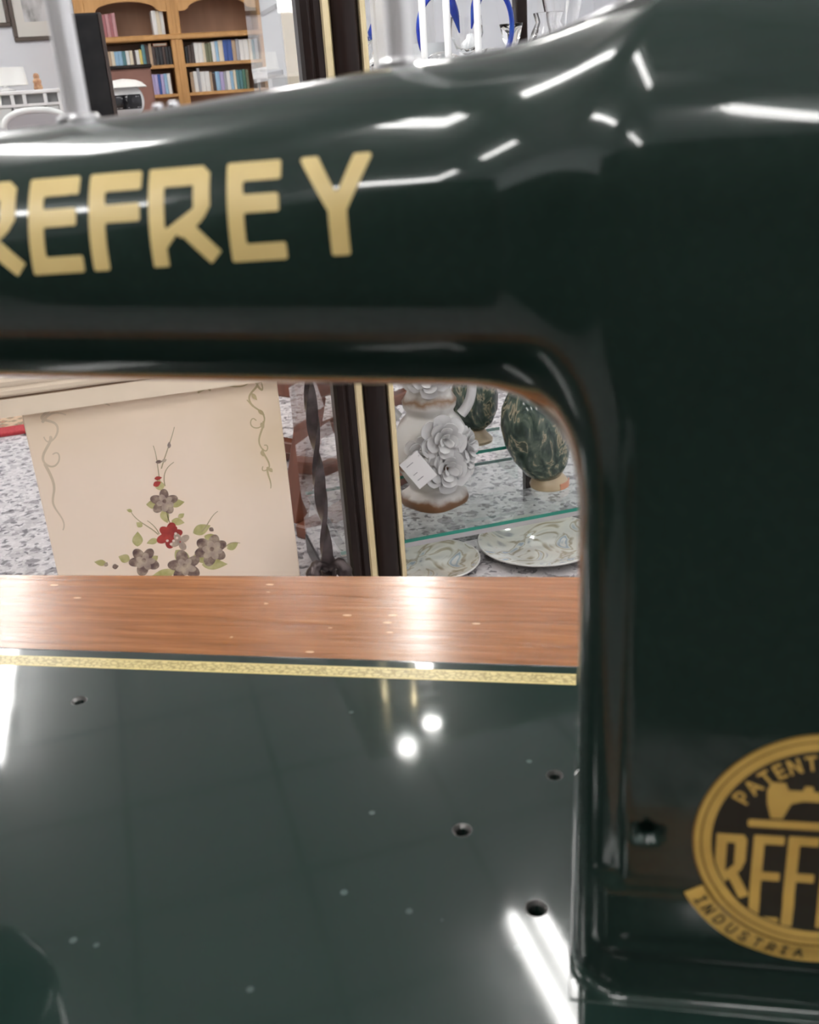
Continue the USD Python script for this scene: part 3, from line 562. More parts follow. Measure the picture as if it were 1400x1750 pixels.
obj('light_tube', tube([(0, 0, 1.13), (0, 0, 1.64)], .017, 16), STRIPM, ls); obj('tube_holder', box(-.012, .012, -.012, .012, 1.64, VT-.0505, .003), WHITEP, ls); obj('tube_holder', box(-.012, .012, -.012, .012, 0.9555, 1.13, .003), WHITEP, ls)
def shelf(label, x0, x1, y0, y1, z, name='glass_shelf'):
    s = thing(name, label, 'glass shelf', (0, 0, 0))
    obj('pane', box(x0, x1, y0+.0012, y1-.0012, z-.007, z), PANEG, s, smooth=False)
    obj('shelf_edge', box(x0, x1, y0, y0+.0012, z-.007, z), GEDGE, s, smooth=False, label='polished green front edge'); obj('shelf_edge', box(x0, x1, y1-.0012, y1, z-.007, z), GEDGE, s, smooth=False)
    return s
sh1 = shelf('low clear glass shelf carrying the white and the large green vase', VX0+.01, VX1-.01, 1.70, 2.04, .150)
for x in (VX0+.012, VX1-.030): obj('shelf_support', box(x, x+.018, 1.705, 2.03, .1365, .1428, .001), CHROME, sh1)
obj('shelf_channel', box(VX0+.03, VX1-.03, 1.703, 1.716, .131, .1428, .001), STEEL, sh1, label='metal channel under the front edge')
rs2 = shelf('small raised glass step under the small dark vase', (.64), .79, 1.90, 2.03, .232, 'glass_riser')
for x in (.648, .775): obj('riser_leg', box(x, x+.007, 1.905, 2.025, .1505, .225), PANEG, rs2, smooth=False)
sh3 = shelf('high clear glass shelf carrying the glass swans', VX0+.01, VX1-.01, 1.64, 2.04, .955)
for x in (VX0+.012, VX1-.030): obj('shelf_support', box(x, x+.018, 1.645, 2.03, .9415, .948, .001), CHROME, sh3)

# white vase with applied roses
GLAZE = usdkit.material(stage, '/World/Looks/white_bisque', {
    'tc': ('texture_coordinate', {}), 'sx': ('separate_xyz', {}), 'n': ('noise_texture', {'scale': 26.0, 'detail': 3.0}), 'ad': ('math', {'math_type': 'multiply_add', 'value2': .03}),
    'r': ('rgb_ramp', {'ramp': [(0, (.13, .06, .025)), (.04, (.15, .07, .03)), (.075, (.55, .53, .51)), (.17, (.58, .57, .55)), (.215, (.58, .57, .55)), (.235, (.17, .08, .035)), (.265, (.16, .075, .03)), (.30, (.56, .545, .52)), (.50, (.60, .59, .57)), (.585, (.56, .545, .53)), (.615, (.20, .11, .05)), (.645, (.56, .545, .52)), (.72, (.56, .545, .53)), (.745, (.14, .07, .03)), (.78, (.56, .545, .53)), (1, (.60, .59, .57))]}),
    'ml': ('math', {'math_type': 'multiply_add', 'value2': 2.7, 'value3': -.04}), 'p': ('principled_bsdf', {'roughness': .35})},
    [('tc.object', 'sx.vector'), ('tc.object', 'n.vector'), ('n.fac', 'ad.value1'), ('sx.z', 'ad.value3'), ('ad.value', 'ml.value1'), ('ml.value', 'r.fac'), ('r.color', 'p.base_color')], surface='p.BSDF')
BISQ = mat('bisque_rose', (.56, .555, .56), .6)
va = thing('rose_vase', 'white ceramic vase with brown-edged tiers and a cluster of applied roses', 'vase', (.575, 1.865, .1502), math.radians(-17))
prof = [(0, 0), (.066, 0), (.069, .008), (.066, .022), (.052, .034), (.050, .042), (.060, .056), (.074, .085), (.080, .115), (.077, .150), (.062, .180), (.050, .192), (.048, .200), (.054, .210), (.056, .222), (.047, .236), (.042, .248), (.045, .262), (.052, .285), (.055, .305), (.050, .305), (.040, .27), (.036, .245), (0, .24)]
pr = np.array(prof); a = np.linspace(0, 2*math.pi, 73)
vv = []
for r, z in prof:
    k = 1 + (.06*np.maximum(0, 1-z/.045))*np.cos(4*a[:-1])*(z < .045) ; vv.append(np.c_[r*k*np.cos(a[:-1]), r*k*np.sin(a[:-1]), np.full(72, z) + (.004*np.cos(8*a[:-1]) if abs(z-.022) < .001 else 0)])
vv = np.vstack(vv); F = []
for i in range(len(prof)-1):
    for j in range(72):
        k = (j+1) % 72; F += [(i*72+j, i*72+k, (i+1)*72+k), (i*72+j, (i+1)*72+k, (i+1)*72+j)]
obj('vase_body', trimesh.Trimesh(vv, np.array(F), process=False), GLAZE, va, smooth=60)
for s in (-1, 1): obj('handle', tube(spline([(s*.052, 0, .288), (s*.080, 0, .284), (s*.088, 0, .255), (s*.082, 0, .215), (s*.064, 0, .188)], 30), np.linspace(.008, .011, 30), 12), BISQ, va, smooth=60)
def petal(w, h, curl, n=6):
    V = []
    for i in range(n+1):
        t = i/n
        for j in range(n+1):
            s_ = j/n*2-1; ww = w*(.45 + .55*math.sin(math.pi*min(1, t*.62+.12)))
            V.append((s_*ww/2, curl*t*t*h + .25*w*s_*s_*(1-t*.3)*-.6, t*h*(1-.12*s_*s_)))
    V = np.array(V); F = []
    for i in range(n):
        for j in range(n):
            a_ = i*(n+1)+j; F += [(a_, a_+1, a_+n+2), (a_, a_+n+2, a_+n+1)]
    F = np.array(F); N = len(V); V2 = V + np.array([0, .0013, 0]); F = np.vstack([F, F[:, ::-1]+N])
    b = [j for j in range(n)]; E_ = [(j, j+1) for j in range(n)] + [((n)*(n+1)+j+1, n*(n+1)+j) for j in range(n)] + [((i+1)*(n+1), i*(n+1)) for i in range(n)] + [(i*(n+1)+n, (i+1)*(n+1)+n) for i in range(n)]
    S = [(y, x, x+N) for x, y in E_] + [(y, x+N, y+N) for x, y in E_]
    return trimesh.Trimesh(np.vstack([V, V2]), np.vstack([F, np.array(S)]), process=False)
def rose(center, normal, R, parent, seed):
    rg = random.Random(seed); n = np.array(normal, float); n /= np.linalg.norm(n); x = np.cross([0, 0, 1.0], n); x /= np.linalg.norm(x); y = np.cross(n, x)
    T = np.eye(4); T[:3, 0], T[:3, 1], T[:3, 2], T[:3, 3] = x, y, n, center
    rz_ = None
    for ring, (cnt, rad, tilt, w, h) in enumerate(((6, .30, 62, .85, .78), (5, .22, 42, .70, .66), (4, .13, 22, .52, .60), (3, .06, 8, .34, .58))):
        for k in range(cnt):
            p_ = petal(w*R, h*R, .30); A_ = 360*k/cnt + ring*37 + rg.uniform(-9, 9)
            p_.apply_transform(trimesh.transformations.rotation_matrix(math.radians(-tilt - rg.uniform(-6, 6)), [1, 0, 0])); p_.apply_translation([0, rad*R, .04*R*ring])
            p_.apply_transform(trimesh.transformations.rotation_matrix(math.radians(A_), [0, 0, 1])); p_.apply_transform(T)
            if rz_ is None: rz_ = obj('applied_rose', p_, BISQ, parent, smooth=60)
            else: obj('petal', p_, BISQ, rz_, smooth=60)
for k, (dx, dz, R) in enumerate(((.022, .160, .046), (.026, .098, .048), (-.018, .128, .038), (.066, .128, .040), (.060, .092, .032), (.0, .283, .040), (-.030, .290, .034), (.032, .292, .034))):
    rr_ = .074 if dz < .2 else .048; a_ = math.asin(max(-.98, min(.98, dx/rr_))); nrm = (math.sin(a_), -math.cos(a_), .12)
    rose((rr_*math.sin(a_), -rr_*math.cos(a_), dz), nrm, R, va, 30+k)
tag_ = thing('price_tag', 'blank-looking white price tag hanging at the left of the rose vase', 'price tag', (.503, 1.735, .278), math.radians(-6))
obj('card', rot_about(box(-.022, .022, -.0006, 0, -.036, .030, 0), math.radians(-34), [0, 1, 0]), PAPER, tag_, smooth=False)
for z, w in ((.016, .016), (-.006, .010), (-.020, .014)): obj('pencil_line', rot_about(box(-.014, -.014+w, -.0009, -.0005, z, z+.0014, 0), math.radians(-34), [0, 1, 0]), PENCIL, tag_, smooth=False)
obj('string', tube(spline([(.004, -.0003, .026), (.012, .006, .046), (.028, .02, .052)], 16), .0007, 6), PENCIL, tag_)

# green marbled vases
MARB = usdkit.material(stage, '/World/Looks/green_marbled', {
    'tc': ('texture_coordinate', {}), 'mp': ('mapping', {'scale': (1, 1, .45), 'rotation': (.5, .5, 0)}), 'n': ('noise_texture', {'scale': 26.0, 'detail': 3.0, 'distortion': 2.2}),
    'r': ('rgb_ramp', {'ramp': [(.2, (.012, .018, .015)), (.42, (.035, .055, .045)), (.55, (.09, .115, .09)), (.60, (.34, .29, .20)), (.64, (.05, .065, .05)), (1, (.02, .03, .026))]}), 'p': ('principled_bsdf', {'roughness': .07})},
    [('tc.object', 'mp.vector'), ('mp.vector', 'n.vector'), ('n.fac', 'r.fac'), ('r.color', 'p.base_color')], surface='p.BSDF')
TAN = mat_ramp('tan_glaze', [(.3, (.30, .22, .13)), (.7, (.45, .36, .24))], params={'scale': 20.0}, rough=.3)
TERRA = mat('terracotta_glaze', (.50, .22, .13), .3)
gv = thing('marbled_vase', 'large dark green marbled egg-shaped vase on a small foot', 'vase', (.826, 1.838, .1502))
body = lathe([(0, .024), (.030, .024), (.047, .045), (.064, .085), (.071, .125), (.068, .165), (.056, .20), (.040, .222), (.030, .235), (.036, .252), (.030, .252), (.024, .236), (0, .23)], 56)
obj('vase_body', rot_about(body, math.radians(-15), [0, 1, 0], (0, 0, .02)), MARB, gv, smooth=60)
obj('foot', lathe([(0, 0), (.040, 0), (.042, .006), (.038, .016), (.030, .026), (.028, .034), (0, .034)], 48), TAN, gv, smooth=50)
obj('foot_patch', prism(Polygon([(.043*math.cos(a_), .043*math.sin(a_)) for a_ in np.radians(np.linspace(-80, -15, 14))] + [(.0405*math.cos(a_), .0405*math.sin(a_)) for a_ in np.radians(np.linspace(-15, -80, 14))]), .013, 'z', .002), TERRA, gv, label='terracotta patch on the foot')
gs = thing('small_dark_vase', 'small dark green bowl-shaped vase with tan foot on the glass step', 'vase', (.708, 1.962, .2322))
obj('vase_body', lathe([(0, .030), (.022, .030), (.038, .045), (.050, .075), (.052, .105), (.046, .135), (.042, .135), (.045, .105), (.03, .06), (0, .055)], 48), MARB, gs, smooth=60)
obj('foot', lathe([(0, 0), (.036, 0), (.037, .006), (.026, .018), (.020, .028), (.026, .036), (0, .036)], 40), TAN, gs, smooth=50)

# painted platters on the deck
PLATE = usdkit.material(stage, '/World/Looks/painted_faience', {
    'tc': ('texture_coordinate', {}), 'v': ('voronoi_texture', {'scale': 24.0, 'feature': 'f1'}), 'n': ('noise_texture', {'scale': 11.0, 'detail': 2.0, 'distortion': 2.2}), 'n2': ('noise_texture', {'scale': 9.0, 'detail': 1.0}),
    'r': ('rgb_ramp', {'ramp': [(.30, (.26, .28, .31)), (.38, (.52, .53, .51)), (.50, (.57, .57, .54)), (.56, (.30, .27, .20)), (.60, (.55, .55, .53)), (.66, (.26, .33, .40)), (.72, (.55, .55, .54))]}),
    'r2': ('rgb_ramp', {'ramp': [(.35, (1, 1, 1)), (.6, (.95, .92, .86)), (.75, (.85, .78, .72))]}), 'm': ('mix_color', {'blend_type': 'multiply', 'fac': 1.0}), 'p': ('principled_bsdf', {'roughness': .06})},
    [('tc.object', 'n.vector'), ('tc.object', 'n2.vector'), ('n.fac', 'r.fac'), ('n2.fac', 'r2.fac'), ('r.color', 'm.a'), ('r2.color', 'm.b'), ('m.result', 'p.base_color')], surface='p.BSDF')
def platter(label, x, y, R):
    p = thing('platter', label, 'plate', (x, y, .0622)); k = R/.128
    obj('dish', lathe(np.array([(0, .004), (.055, .004), (.056, .0), (.062, .0), (.066, .006), (.098, .013), (.126, .021), (.128, .024), (.125, .025), (.098, .018), (.070, .010), (0, .008)])*k, 72), PLATE, p, smooth=50)
    obj('rim', tube([(R*.99*math.cos(a_), R*.99*math.sin(a_), .0238*k) for a_ in np.linspace(0, 2*math.pi, 73)], .0022, 8), mat('rim_glaze', (.55, .54, .52), .08), p, smooth=60)
platter('large round plate painted with pale blue and ochre scrolls, right of the other plate', .752, 1.722, .128)
platter('smaller painted plate with an ochre leaf, partly behind the cabinet frame', .520, 1.735, .098)

# glass figurines on the high shelf
def swan(label, x, y, flip, hh, rz=0.0):
    s = thing('glass_swan', label, 'glass swan', (x, y, .9552), rz); f = flip
    obj('swan_body', rot_about(lathe([(0, 0), (.022, 0), (.024, .004), (.020, .008), (.026, .018), (.034, .032), (.030, .046), (.014, .054), (0, .056)], 36), 0, [0, 0, 1]), CLEAR, s, smooth=60)
    n = spline([(f*.026, 0, .042), (f*.036, 0, .062), (f*.034, 0, hh-.030), (f*.016, 0, hh-.008), (-f*.006, 0, hh-.002), (-f*.020, 0, hh-.018), (-f*.028, 0, hh-.040), (-f*.034, 0, hh-.066)], 60)
    r = np.interp(np.linspace(0, 1, 60), [0, .5, .66, .74, .84, 1], [.0042, .0046, .0050, .0090, .0075, .0012]); obj('swan_neck', tube(n, r, 12), BLUEG, s, smooth=60, label='blue glass looped neck and head')
    return s
swan('glass swan with a tall blue looped neck, left of the pair on the high shelf', at(754, 60, 1.80)[0], 1.80, -1, .149)
swan('glass swan with a violet-blue looped neck, right of the pair on the high shelf', at(838, 60, 1.77)[0], 1.77, 1, .153)
sf = thing('glass_fish', 'small clear glass fish with a bright blue fin', 'glass ornament', (.477, 1.76, .9552))
obj('fish_stem', lathe([(0, 0), (.014, 0), (.014, .003), (.004, .006), (.004, .040), (0, .040)], 20), CLEAR, sf, smooth=60); obj('fish_body', rot_about(lathe([(0, -.03), (.010, -.022), (.016, 0), (.012, .018), (.004, .028), (0, .03)], 28, (0, 0, .062)), .4, [0, 1, 0], (0, 0, .06)), CLEAR, sf, smooth=60)
obj('fin', rot_about(prism(Polygon([(0, .075), (.013, .082), (.016, .096), (.004, .102), (-.002, .090)]), .004, 'y', -.002), 0, [0, 1, 0]), BLUEG, sf, label='bright blue fin')
for nm, lab, cat, x, y, pf in (
    ('glass_goblet', 'clear glass goblet behind the blue swans', 'glass', .700, 1.90, [(0, 0), (.024, 0), (.024, .003), (.004, .006), (.004, .05), (.020, .06), (.030, .085), (.028, .115), (.026, .115), (.028, .085), (.018, .064), (0, .056)]),
    ('glass_jug', 'clear glass bulbous jar at the right of the swans', 'glass', .835, 1.84, [(0, 0), (.026, 0), (.036, .02), (.040, .05), (.030, .08), (.022, .095), (.027, .11), (.024, .11), (.019, .095), (.027, .078), (.036, .05), (.030, .016), (0, .008)]),
    ('glass_ball', 'clear glass paperweight ball between cabinet frame and swans', 'paperweight', .555, 1.86, [(0, 0), (.012, .001), (.022, .010), (.027, .026), (.022, .042), (.012, .051), (0, .053)]),
    ('glass_bottle', 'slender clear glass bottle near the brass bead', 'bottle', .500, 1.92, [(0, 0), (.022, 0), (.024, .01), (.024, .07), (.010, .09), (.008, .13), (.011, .135), (.007, .135), (.006, .09), (.020, .068), (.020, .006), (0, .005)])):
    t_ = thing(nm, lab, cat, (x, y, .9552)); obj('glass_body', lathe(pf, 36), CLEAR, t_, smooth=50)
FRG = mat('frosted_white_glass', (.80, .83, .86), .25, transmission_weight=.35)
for nm, lab, cat, x, y, m_, pf in (
    ('glass_bowl', 'white opal glass bowl standing behind the left swan', 'bowl', .632, 1.97, FRG, [(0, 0), (.022, 0), (.024, .010), (.045, .040), (.058, .075), (.055, .075), (.042, .042), (.018, .016), (0, .014)]),
    ('glass_bell', 'white opal glass bell standing between the two swans', 'bell', .742, 1.99, FRG, [(0, .09), (.008, .088), (.010, .075), (.024, .060), (.030, .030), (.042, 0), (.040, 0), (.027, .030), (.02, .058), (0, .07)]),
    ('glass_vase', 'tall clear fluted glass vase at the right end of the swan shelf', 'vase', .905, 1.93, CLEAR, [(0, 0), (.030, 0), (.032, .010), (.018, .030), (.026, .080), (.040, .150), (.037, .150), (.022, .080), (.014, .034), (0, .020)]),
    ('glass_candlestick', 'short clear glass candlestick right of the blue-necked swans', 'candlestick', .800, 1.93, CLEAR, [(0, 0), (.034, 0), (.034, .006), (.010, .016), (.016, .034), (.008, .052), (.016, .075), (.022, .100), (.018, .100), (0, .080)]),
    ('glass_tumbler', 'plain clear glass tumbler behind the chrome pin, left of the swans', 'glass', .535, 1.98, CLEAR, [(0, 0), (.026, 0), (.031, .095), (.028, .095), (.024, .008), (0, .008)])):
    t_ = thing(nm, lab, cat, (x, y, .9552)); obj('glass_body', lathe(pf, 40), m_, t_, smooth=50)
WS = mat('white_enamel_strip', (.85, .86, .87), .15)
for k, (x, y, l) in enumerate(((at(724, 60, 1.73)[0], 1.73, 'left'), (at(765, 60, 1.73)[0], 1.73, 'middle'), (at(817, 60, 1.73)[0], 1.73, 'right'))):
    p_ = thing('display_rod', f'slim white upright display rod by the swans, {l} one of three', 'rod', (x, y, .9552))
    obj('rod', lathe([(0, .004), (.0058, .004), (.0058, .255), (.0040, .26), (0, .26)], 24), WS, p_); obj('rod_foot', lathe([(0, 0), (.016, 0), (.016, .003), (.006, .006), (0, .006)], 24), WS, p_)
# two small spotlights on arms from the cabinet's cornice
SPOTM = mat_emit('spot_lens', (1, .99, .95), 40.0)
for x, y, l in ((.434, 1.512, 'right'), (.370, 1.462, 'left')):
    t_ = thing('cabinet_spotlight', f'round white arm spotlight over the display cabinet front, the {l} one of two', 'spotlight', (x, y, 1.668))
    obj('spot_body', lathe([(0, .034), (.014, .030), (.020, .018), (.022, 0), (.018, 0), (.016, .006), (0, .006)], 32), WHITEP, t_, smooth=40); obj('spot_lens', lathe([(0, .0055), (.0155, .0055), (.014, .001), (0, -.003)], 32), SPOTM, t_, smooth=60)
    obj('spot_arm', tube(spline([(0, 0, .030), (0, .004, .075), (0, 1.535-y, .075), (0, 1.5592-y, .062)], 24), .004, 10), WHITEP, t_)

# ------------------------------------------------------------------ far end of the shop: bookcase, books, small furniture
BY, BD = 8.38, .34
bc = thing('bookcase', 'honey-coloured wooden bookcase with arched upper bays filled with books', 'bookcase', (0, 0, 0))
obj('back', box(.075, 1.478, BY+BD-.014, BY+BD, .06, 2.0), OAKD, bc)
for x0, x1 in ((.075, .150), (.733, .820), (1.402, 1.478)):
    obj('upright', box(x0, x1, BY, BY+BD-.014, 0, 1.98, .006), OAK, bc); obj('fluting', box((x0+x1)/2-.012, (x0+x1)/2+.012, BY-.007, BY+.001, .10, 1.90, .003), OAK, bc)
obj('cornice', prism(Polygon([(BY-.05, 2.06), (BY+BD, 2.06), (BY+BD, 1.98), (BY, 1.98), (BY-.010, 2.0), (BY-.035, 2.03)]), 1.49, 'x', .032), OAK, bc)
obj('ledge', box(.06, 1.493, BY-.018, BY+BD-.014, 1.425, 1.462, .007), OAK, bc)
for z in (1.055, 1.258, .80, .50, .10):
    for x0, x1 in ((.150, .733), (.820, 1.402)): obj('shelf_board', box(x0, x1, BY+.012, BY+BD-.014, z-.024, z, .002), OAK, bc)
for x0, x1 in ((.150, .733), (.820, 1.402)):
    xm, hw = (x0+x1)/2, (x1-x0)/2; arc = [(x1, 1.615), (x1-.05, 1.618), (x1-.065, 1.628)] + [(xm + (hw-.075)*math.cos(a_), 1.632 + .058*math.sin(a_)) for a_ in np.linspace(.0, math.pi, 18)] + [(x0+.065, 1.628), (x0+.05, 1.618), (x0, 1.615)]
    obj('arched_valance', prism(Polygon([(x0, 1.98), (x1, 1.98)] + arc), .022, 'y', BY+.004), OAK, bc, smooth=20)
obj('base_board', box(.150, 1.402, BY+.01, BY+.03, 0, .076), OAK, bc)
BC = {'white': (.72, .71, .68), 'cream': (.66, .58, .44), 'dark brown': (.055, .035, .03), 'black': (.02, .02, .022), 'pale blue': (.28, .45, .60), 'deep blue': (.04, .09, .30), 'grey': (.36, .36, .38), 'pink': (.52, .27, .28), 'rose red': (.36, .13, .14),
      'yellow': (.62, .50, .14), 'teal': (.08, .20, .22), 'lilac': (.40, .34, .55), 'olive': (.16, .17, .10), 'green': (.07, .17, .12), 'orange': (.62, .20, .07), 'tan': (.42, .30, .20)}
PAGES = mat('book_pages', (.70, .65, .55), .8); SEEN = set()
def book(x, z, w, h, col, label, d=.17):
    t_ = thing('book', label, 'book', (x, BY+.035, z+.0004), 0, 'books in the bookcase')
    c = mat('book_'+col.replace(' ', '_'), BC[col], .5); sp_ = [(w/2 - w/2*math.cos(a_), .006 - .006*math.sin(a_)) for a_ in np.linspace(0, math.pi, 7)]
    cov = Polygon(sp_ + [(w, d), (w-.003, d), (w-.003, .010), (.003, .010), (.003, d), (0, d)]).buffer(0)
    obj('cover', prism(cov, h), c, t_, smooth=30); obj('pages', box(.0031, w-.0031, .0105, d-.004, .003, h-.004), PAGES, t_, smooth=False)
def row(x, z, where, items):
    runs = [it for it in items if it[0]]
    names = {2: ('left', 'right'), 1: ('',)}
    for col, n, w, h in items:
        if not col: x += w; continue
        k = next(i for i, it in enumerate(runs) if it is not None and it == (col, n, w, h) and i not in DONE.setdefault(where, set())); DONE[where].add(k)
        a_, b_ = (runs[k-1][0] if k else None), (runs[k+1][0] if k+1 < len(runs) else None)
        pos = f'between {a_} and {b_}' if a_ and b_ else (f'before {b_}' if b_ else f'after {a_}')
        for q in range(n):
            lab = (f'{col} book {pos} {where}' if n == 1 else f'{names[n][q]} of two {col} books {pos} {where}')
            book(x, z, w*.985, h*RNG.uniform(.965, 1.0), col, lab); x += w
DONE = {}
row(.262, 1.462, 'in the left arched bay', [('rose red', 1, .026, .155), ('pink', 1, .024, .160), ('rose red', 1, .022, .158), ('pink', 1, .026, .162), (None, 1, .262, 0), ('white', 1, .032, .165), ('cream', 1, .028, .162), ('white', 1, .026, .160)])
row(.200, 1.258, 'on the middle-left shelf', [('white', 1, .032, .115), ('white', 1, .028, .112), ('tan', 1, .024, .112), ('cream', 1, .026, .114), ('pale blue', 2, .028, .112), ('teal', 1, .026, .112), ('white', 1, .026, .112), ('cream', 1, .026, .114), ('dark brown', 1, .020, .110), ('white', 1, .026, .114), ('yellow', 1, .022, .116),
     ('teal', 1, .026, .150), ('dark brown', 1, .026, .145), ('tan', 1, .024, .150), ('dark brown', 1, .022, .132), ('black', 2, .026, .128), ('dark brown', 1, .022, .130), ('black', 2, .024, .128)])
row(.470, 1.055, 'on the lower-left shelf', [('white', 1, .028, .150), ('black', 1, .026, .145), ('dark brown', 1, .024, .140), ('lilac', 2, .026, .145), ('deep blue', 1, .020, .146), ('lilac', 1, .026, .142), ('pale blue', 1, .024, .146), ('white', 1, .026, .144)])
row(.828, 1.258, 'on the middle-right shelf', [('black', 1, .024, .120), ('dark brown', 2, .024, .128), ('white', 2, .032, .142), ('cream', 1, .020, .138), ('olive', 2, .024, .136), ('white', 1, .028, .140), ('pale blue', 1, .024, .144), ('cream', 1, .036, .148), ('deep blue', 2, .034, .152), ('tan', 1, .030, .148), ('grey', 1, .026, .150), ('white', 2, .036, .146), ('cream', 1, .026, .150), ('teal', 1, .022, .144), ('grey', 1, .026, .146)])
row(.842, 1.055, 'on the lower-right shelf', [('tan', 1, .026, .140), ('white', 1, .030, .146), ('grey', 1, .020, .168), ('white', 2, .036, .142), ('tan', 1, .020, .136), ('dark brown', 1, .022, .128), ('pale blue', 1, .036, .138), ('lilac', 1, .030, .136), ('grey', 1, .022, .132), ('white', 1, .028, .138), ('pale blue', 1, .024, .136), ('cream', 1, .022, .140), ('teal', 2, .024, .138), ('green', 1, .026, .140), ('olive', 1, .022, .136)])
tb_ = thing('book', 'orange book lying flat on top of the dark books', 'book', (.600, BY+.05, 1.3872), 0, 'books in the bookcase')
obj('cover', box(0, .105, 0, .15, 0, .022, .002), mat('book_orange', BC['orange'], .5), tb_); obj('pages', box(.004, .101, -.0006, .148, .004, .018), PAGES, tb_)

chest = thing('wooden_chest', 'plain reddish brown wooden cupboard standing in front of the bookcase', 'cupboard', (.215, 7.52, 0))
RB = mat_ramp('red_brown_wood', [(.3, (.17, .075, .055)), (.7, (.22, .10, .075))], params={'scale': 6.0, 'detail': 3.0}, rough=.5)
obj('cupboard_body', box(0, .285, .008, .40, .0, 1.215, .004), RB, chest); obj('cupboard_door', box(.006, .279, 0, .008, .05, 1.205, .002), RB, chest); obj('cupboard_top', box(-.008, .293, -.008, .405, 1.215, 1.237, .004), DARKST, chest)
obj('door_knob', lathe([(0, 0), (.008, 0), (.012, -.010), (.008, -.018), (0, -.02)], 20), BRASS, chest)

hp = thing('pedestal', 'slim dark pedestal under the white helmet-shaped ornament', 'pedestal', (at(215, 172, 6)[0], 6.0, 0))
obj('pedestal_top', lathe([(0, .890), (.12, .890), (.125, .897), (.12, .9035), (0, .9045)], 40), DARKST, hp); obj('pedestal_column', lathe([(0, .02), (.022, .02), (.030, .2), (.018, .45), (.024, .8), (.03, .890), (0, .890)], 28), DARKST, hp); obj('pedestal_base', lathe([(0, 0), (.13, 0), (.13, .012), (.04, .03), (0, .03)], 40), DARKST, hp)
hm = thing('helmet', 'glossy white round helmet with broad curved peak and dark visor', 'helmet', (at(215, 172, 6)[0], 6.0, .905), math.radians(-4))
hc = .098
obj('shell', lathe([(0, 0)] + [(.098*math.cos(a_), hc + .098*math.sin(a_)) for a_ in np.radians(np.linspace(-80, 88, 30))] + [(0, hc+.098)], 48), mat('glossy_white', (.80, .80, .80), .12, coat=.5), hm, smooth=60)
vis = []
for el in np.radians(np.linspace(-24, 18, 9)):
    vis.append([(.1005*math.cos(el)*math.sin(az), -.1005*math.cos(el)*math.cos(az), hc + .1005*math.sin(el)) for az in np.radians(np.linspace(-52, 58, 23))])
vv = np.array(vis).reshape(-1, 3); n_ = 23; F = [(i*n_+j, i*n_+j+1, (i+1)*n_+j+1) for i in range(8) for j in range(22)] + [(i*n_+j, (i+1)*n_+j+1, (i+1)*n_+j) for i in range(8) for j in range(22)]
F = np.array(F); inn = vv*1.0; inn[:, :2] *= .96; vis_ = obj('visor', trimesh.Trimesh(np.vstack([vv, inn]), np.vstack([F, F[:, ::-1]+len(vv)]), process=False), mat('visor_black', (.012, .012, .015), .06), hm, smooth=50)
for az0, az1 in ((-38, -30), (-26, -16), (2, 7), (34, 40), (44, 47)):
    q = [(.1012*math.cos(el)*math.sin(az), -.1012*math.cos(el)*math.cos(az), hc + .1012*math.sin(el)) for el, az in ((math.radians(e_), math.radians(a_)) for e_, a_ in ((-20, az0+4), (-20, az1+4), (12, az1), (12, az0)))]
    q = np.array(q); q2 = q*np.array([.985, .985, 1]); obj('visor_stripe', trimesh.convex.convex_hull(np.vstack([q, q2])), mat('stripe_grey', (.55, .55, .57), .2), vis_, smooth=False)
pk = []
for r_, z_ in ((.03, .206), (.07, .200), (.10, .187), (.118, .170), (.121, .164)): pk.append((r_, z_))
obj('peak', lathe([(0, .209)] + pk + [(.116, .163), (.09, .178), (.05, .186), (.022, .188), (.022, .180), (0, .180)], 48), mat('warm_white_plastic', (.70, .69, .66), .35), hm, smooth=50)

dp = thing('dark_cabinet', 'tall narrow charcoal cabinet between the left chrome pin and the bookcase', 'cabinet', (.016, 5.0, 0))
CHAR = mat_ramp('charcoal_finish', [(.3, (.010, .010, .012)), (.7, (.020, .019, .020))], params={'scale': 12.0, 'detail': 3.0}, rough=.6, specular_ior_level=.2)
obj('cabinet_body', box(0, .142, .006, .34, .0, 1.356, .004), CHAR, dp); obj('cabinet_front', box(.004, .124, 0, .006, .03, 1.350, .002), CHAR, dp); obj('edge_strip', box(.126, .142, .0, .006, .03, 1.350, .002), mat('umber_edge', (.05, .033, .028), .5), dp, label='brown edge strip')

def picture(label, x0, x1, z0, z1, art):
    p_ = thing('framed_picture', label, 'picture', (0, Y1-.0008, 0)); w = .030
    FR = mat('frame_umber', (.085, .062, .048), .4)
    for b_ in (box(x0, x1, -.028, 0, z0, z0+w, .004), box(x0, x1, -.028, 0, z1-w, z1, .004), box(x0, x0+w, -.028, 0, z0+w, z1-w, .004), box(x1-w, x1, -.028, 0, z0+w, z1-w, .004)): obj('frame_side', b_, FR, p_)
    obj('mount', box(x0+w, x1-w, -.014, -.002, z0+w, z1-w), mat('mount_ivory', (.74, .72, .67), .7), p_); obj('print', box(x0+w+.065, x1-w-.065, -.016, -.013, z0+w+.10, z1-w-.08), art, p_)
ART1 = mat_ramp('print_grey_sketch', [(.35, (.16, .15, .14)), (.48, (.50, .50, .50)), (.6, (.66, .66, .66))], scale=(1, 1, .5), params={'scale': 9.0, 'detail': 4.0}, rough=.7)
ART2 = mat_ramp('print_beige_sketch', [(.35, (.34, .33, .27)), (.6, (.58, .56, .48))], params={'scale': 5.0, 'detail': 3.0}, rough=.7)
picture('framed grey drawing in a wide ivory mount, behind the left chrome pin', at(26, 72, Y1)[0], at(26, 72, Y1)[0]+.42, at(26, 72, Y1)[2], 2.12, ART1)
picture('framed beige drawing at the far left of the wall, hung slightly higher', at(20, 46, Y1)[0]-.46, at(20, 46, Y1)[0], at(20, 46, Y1)[2], 2.15, ART2)

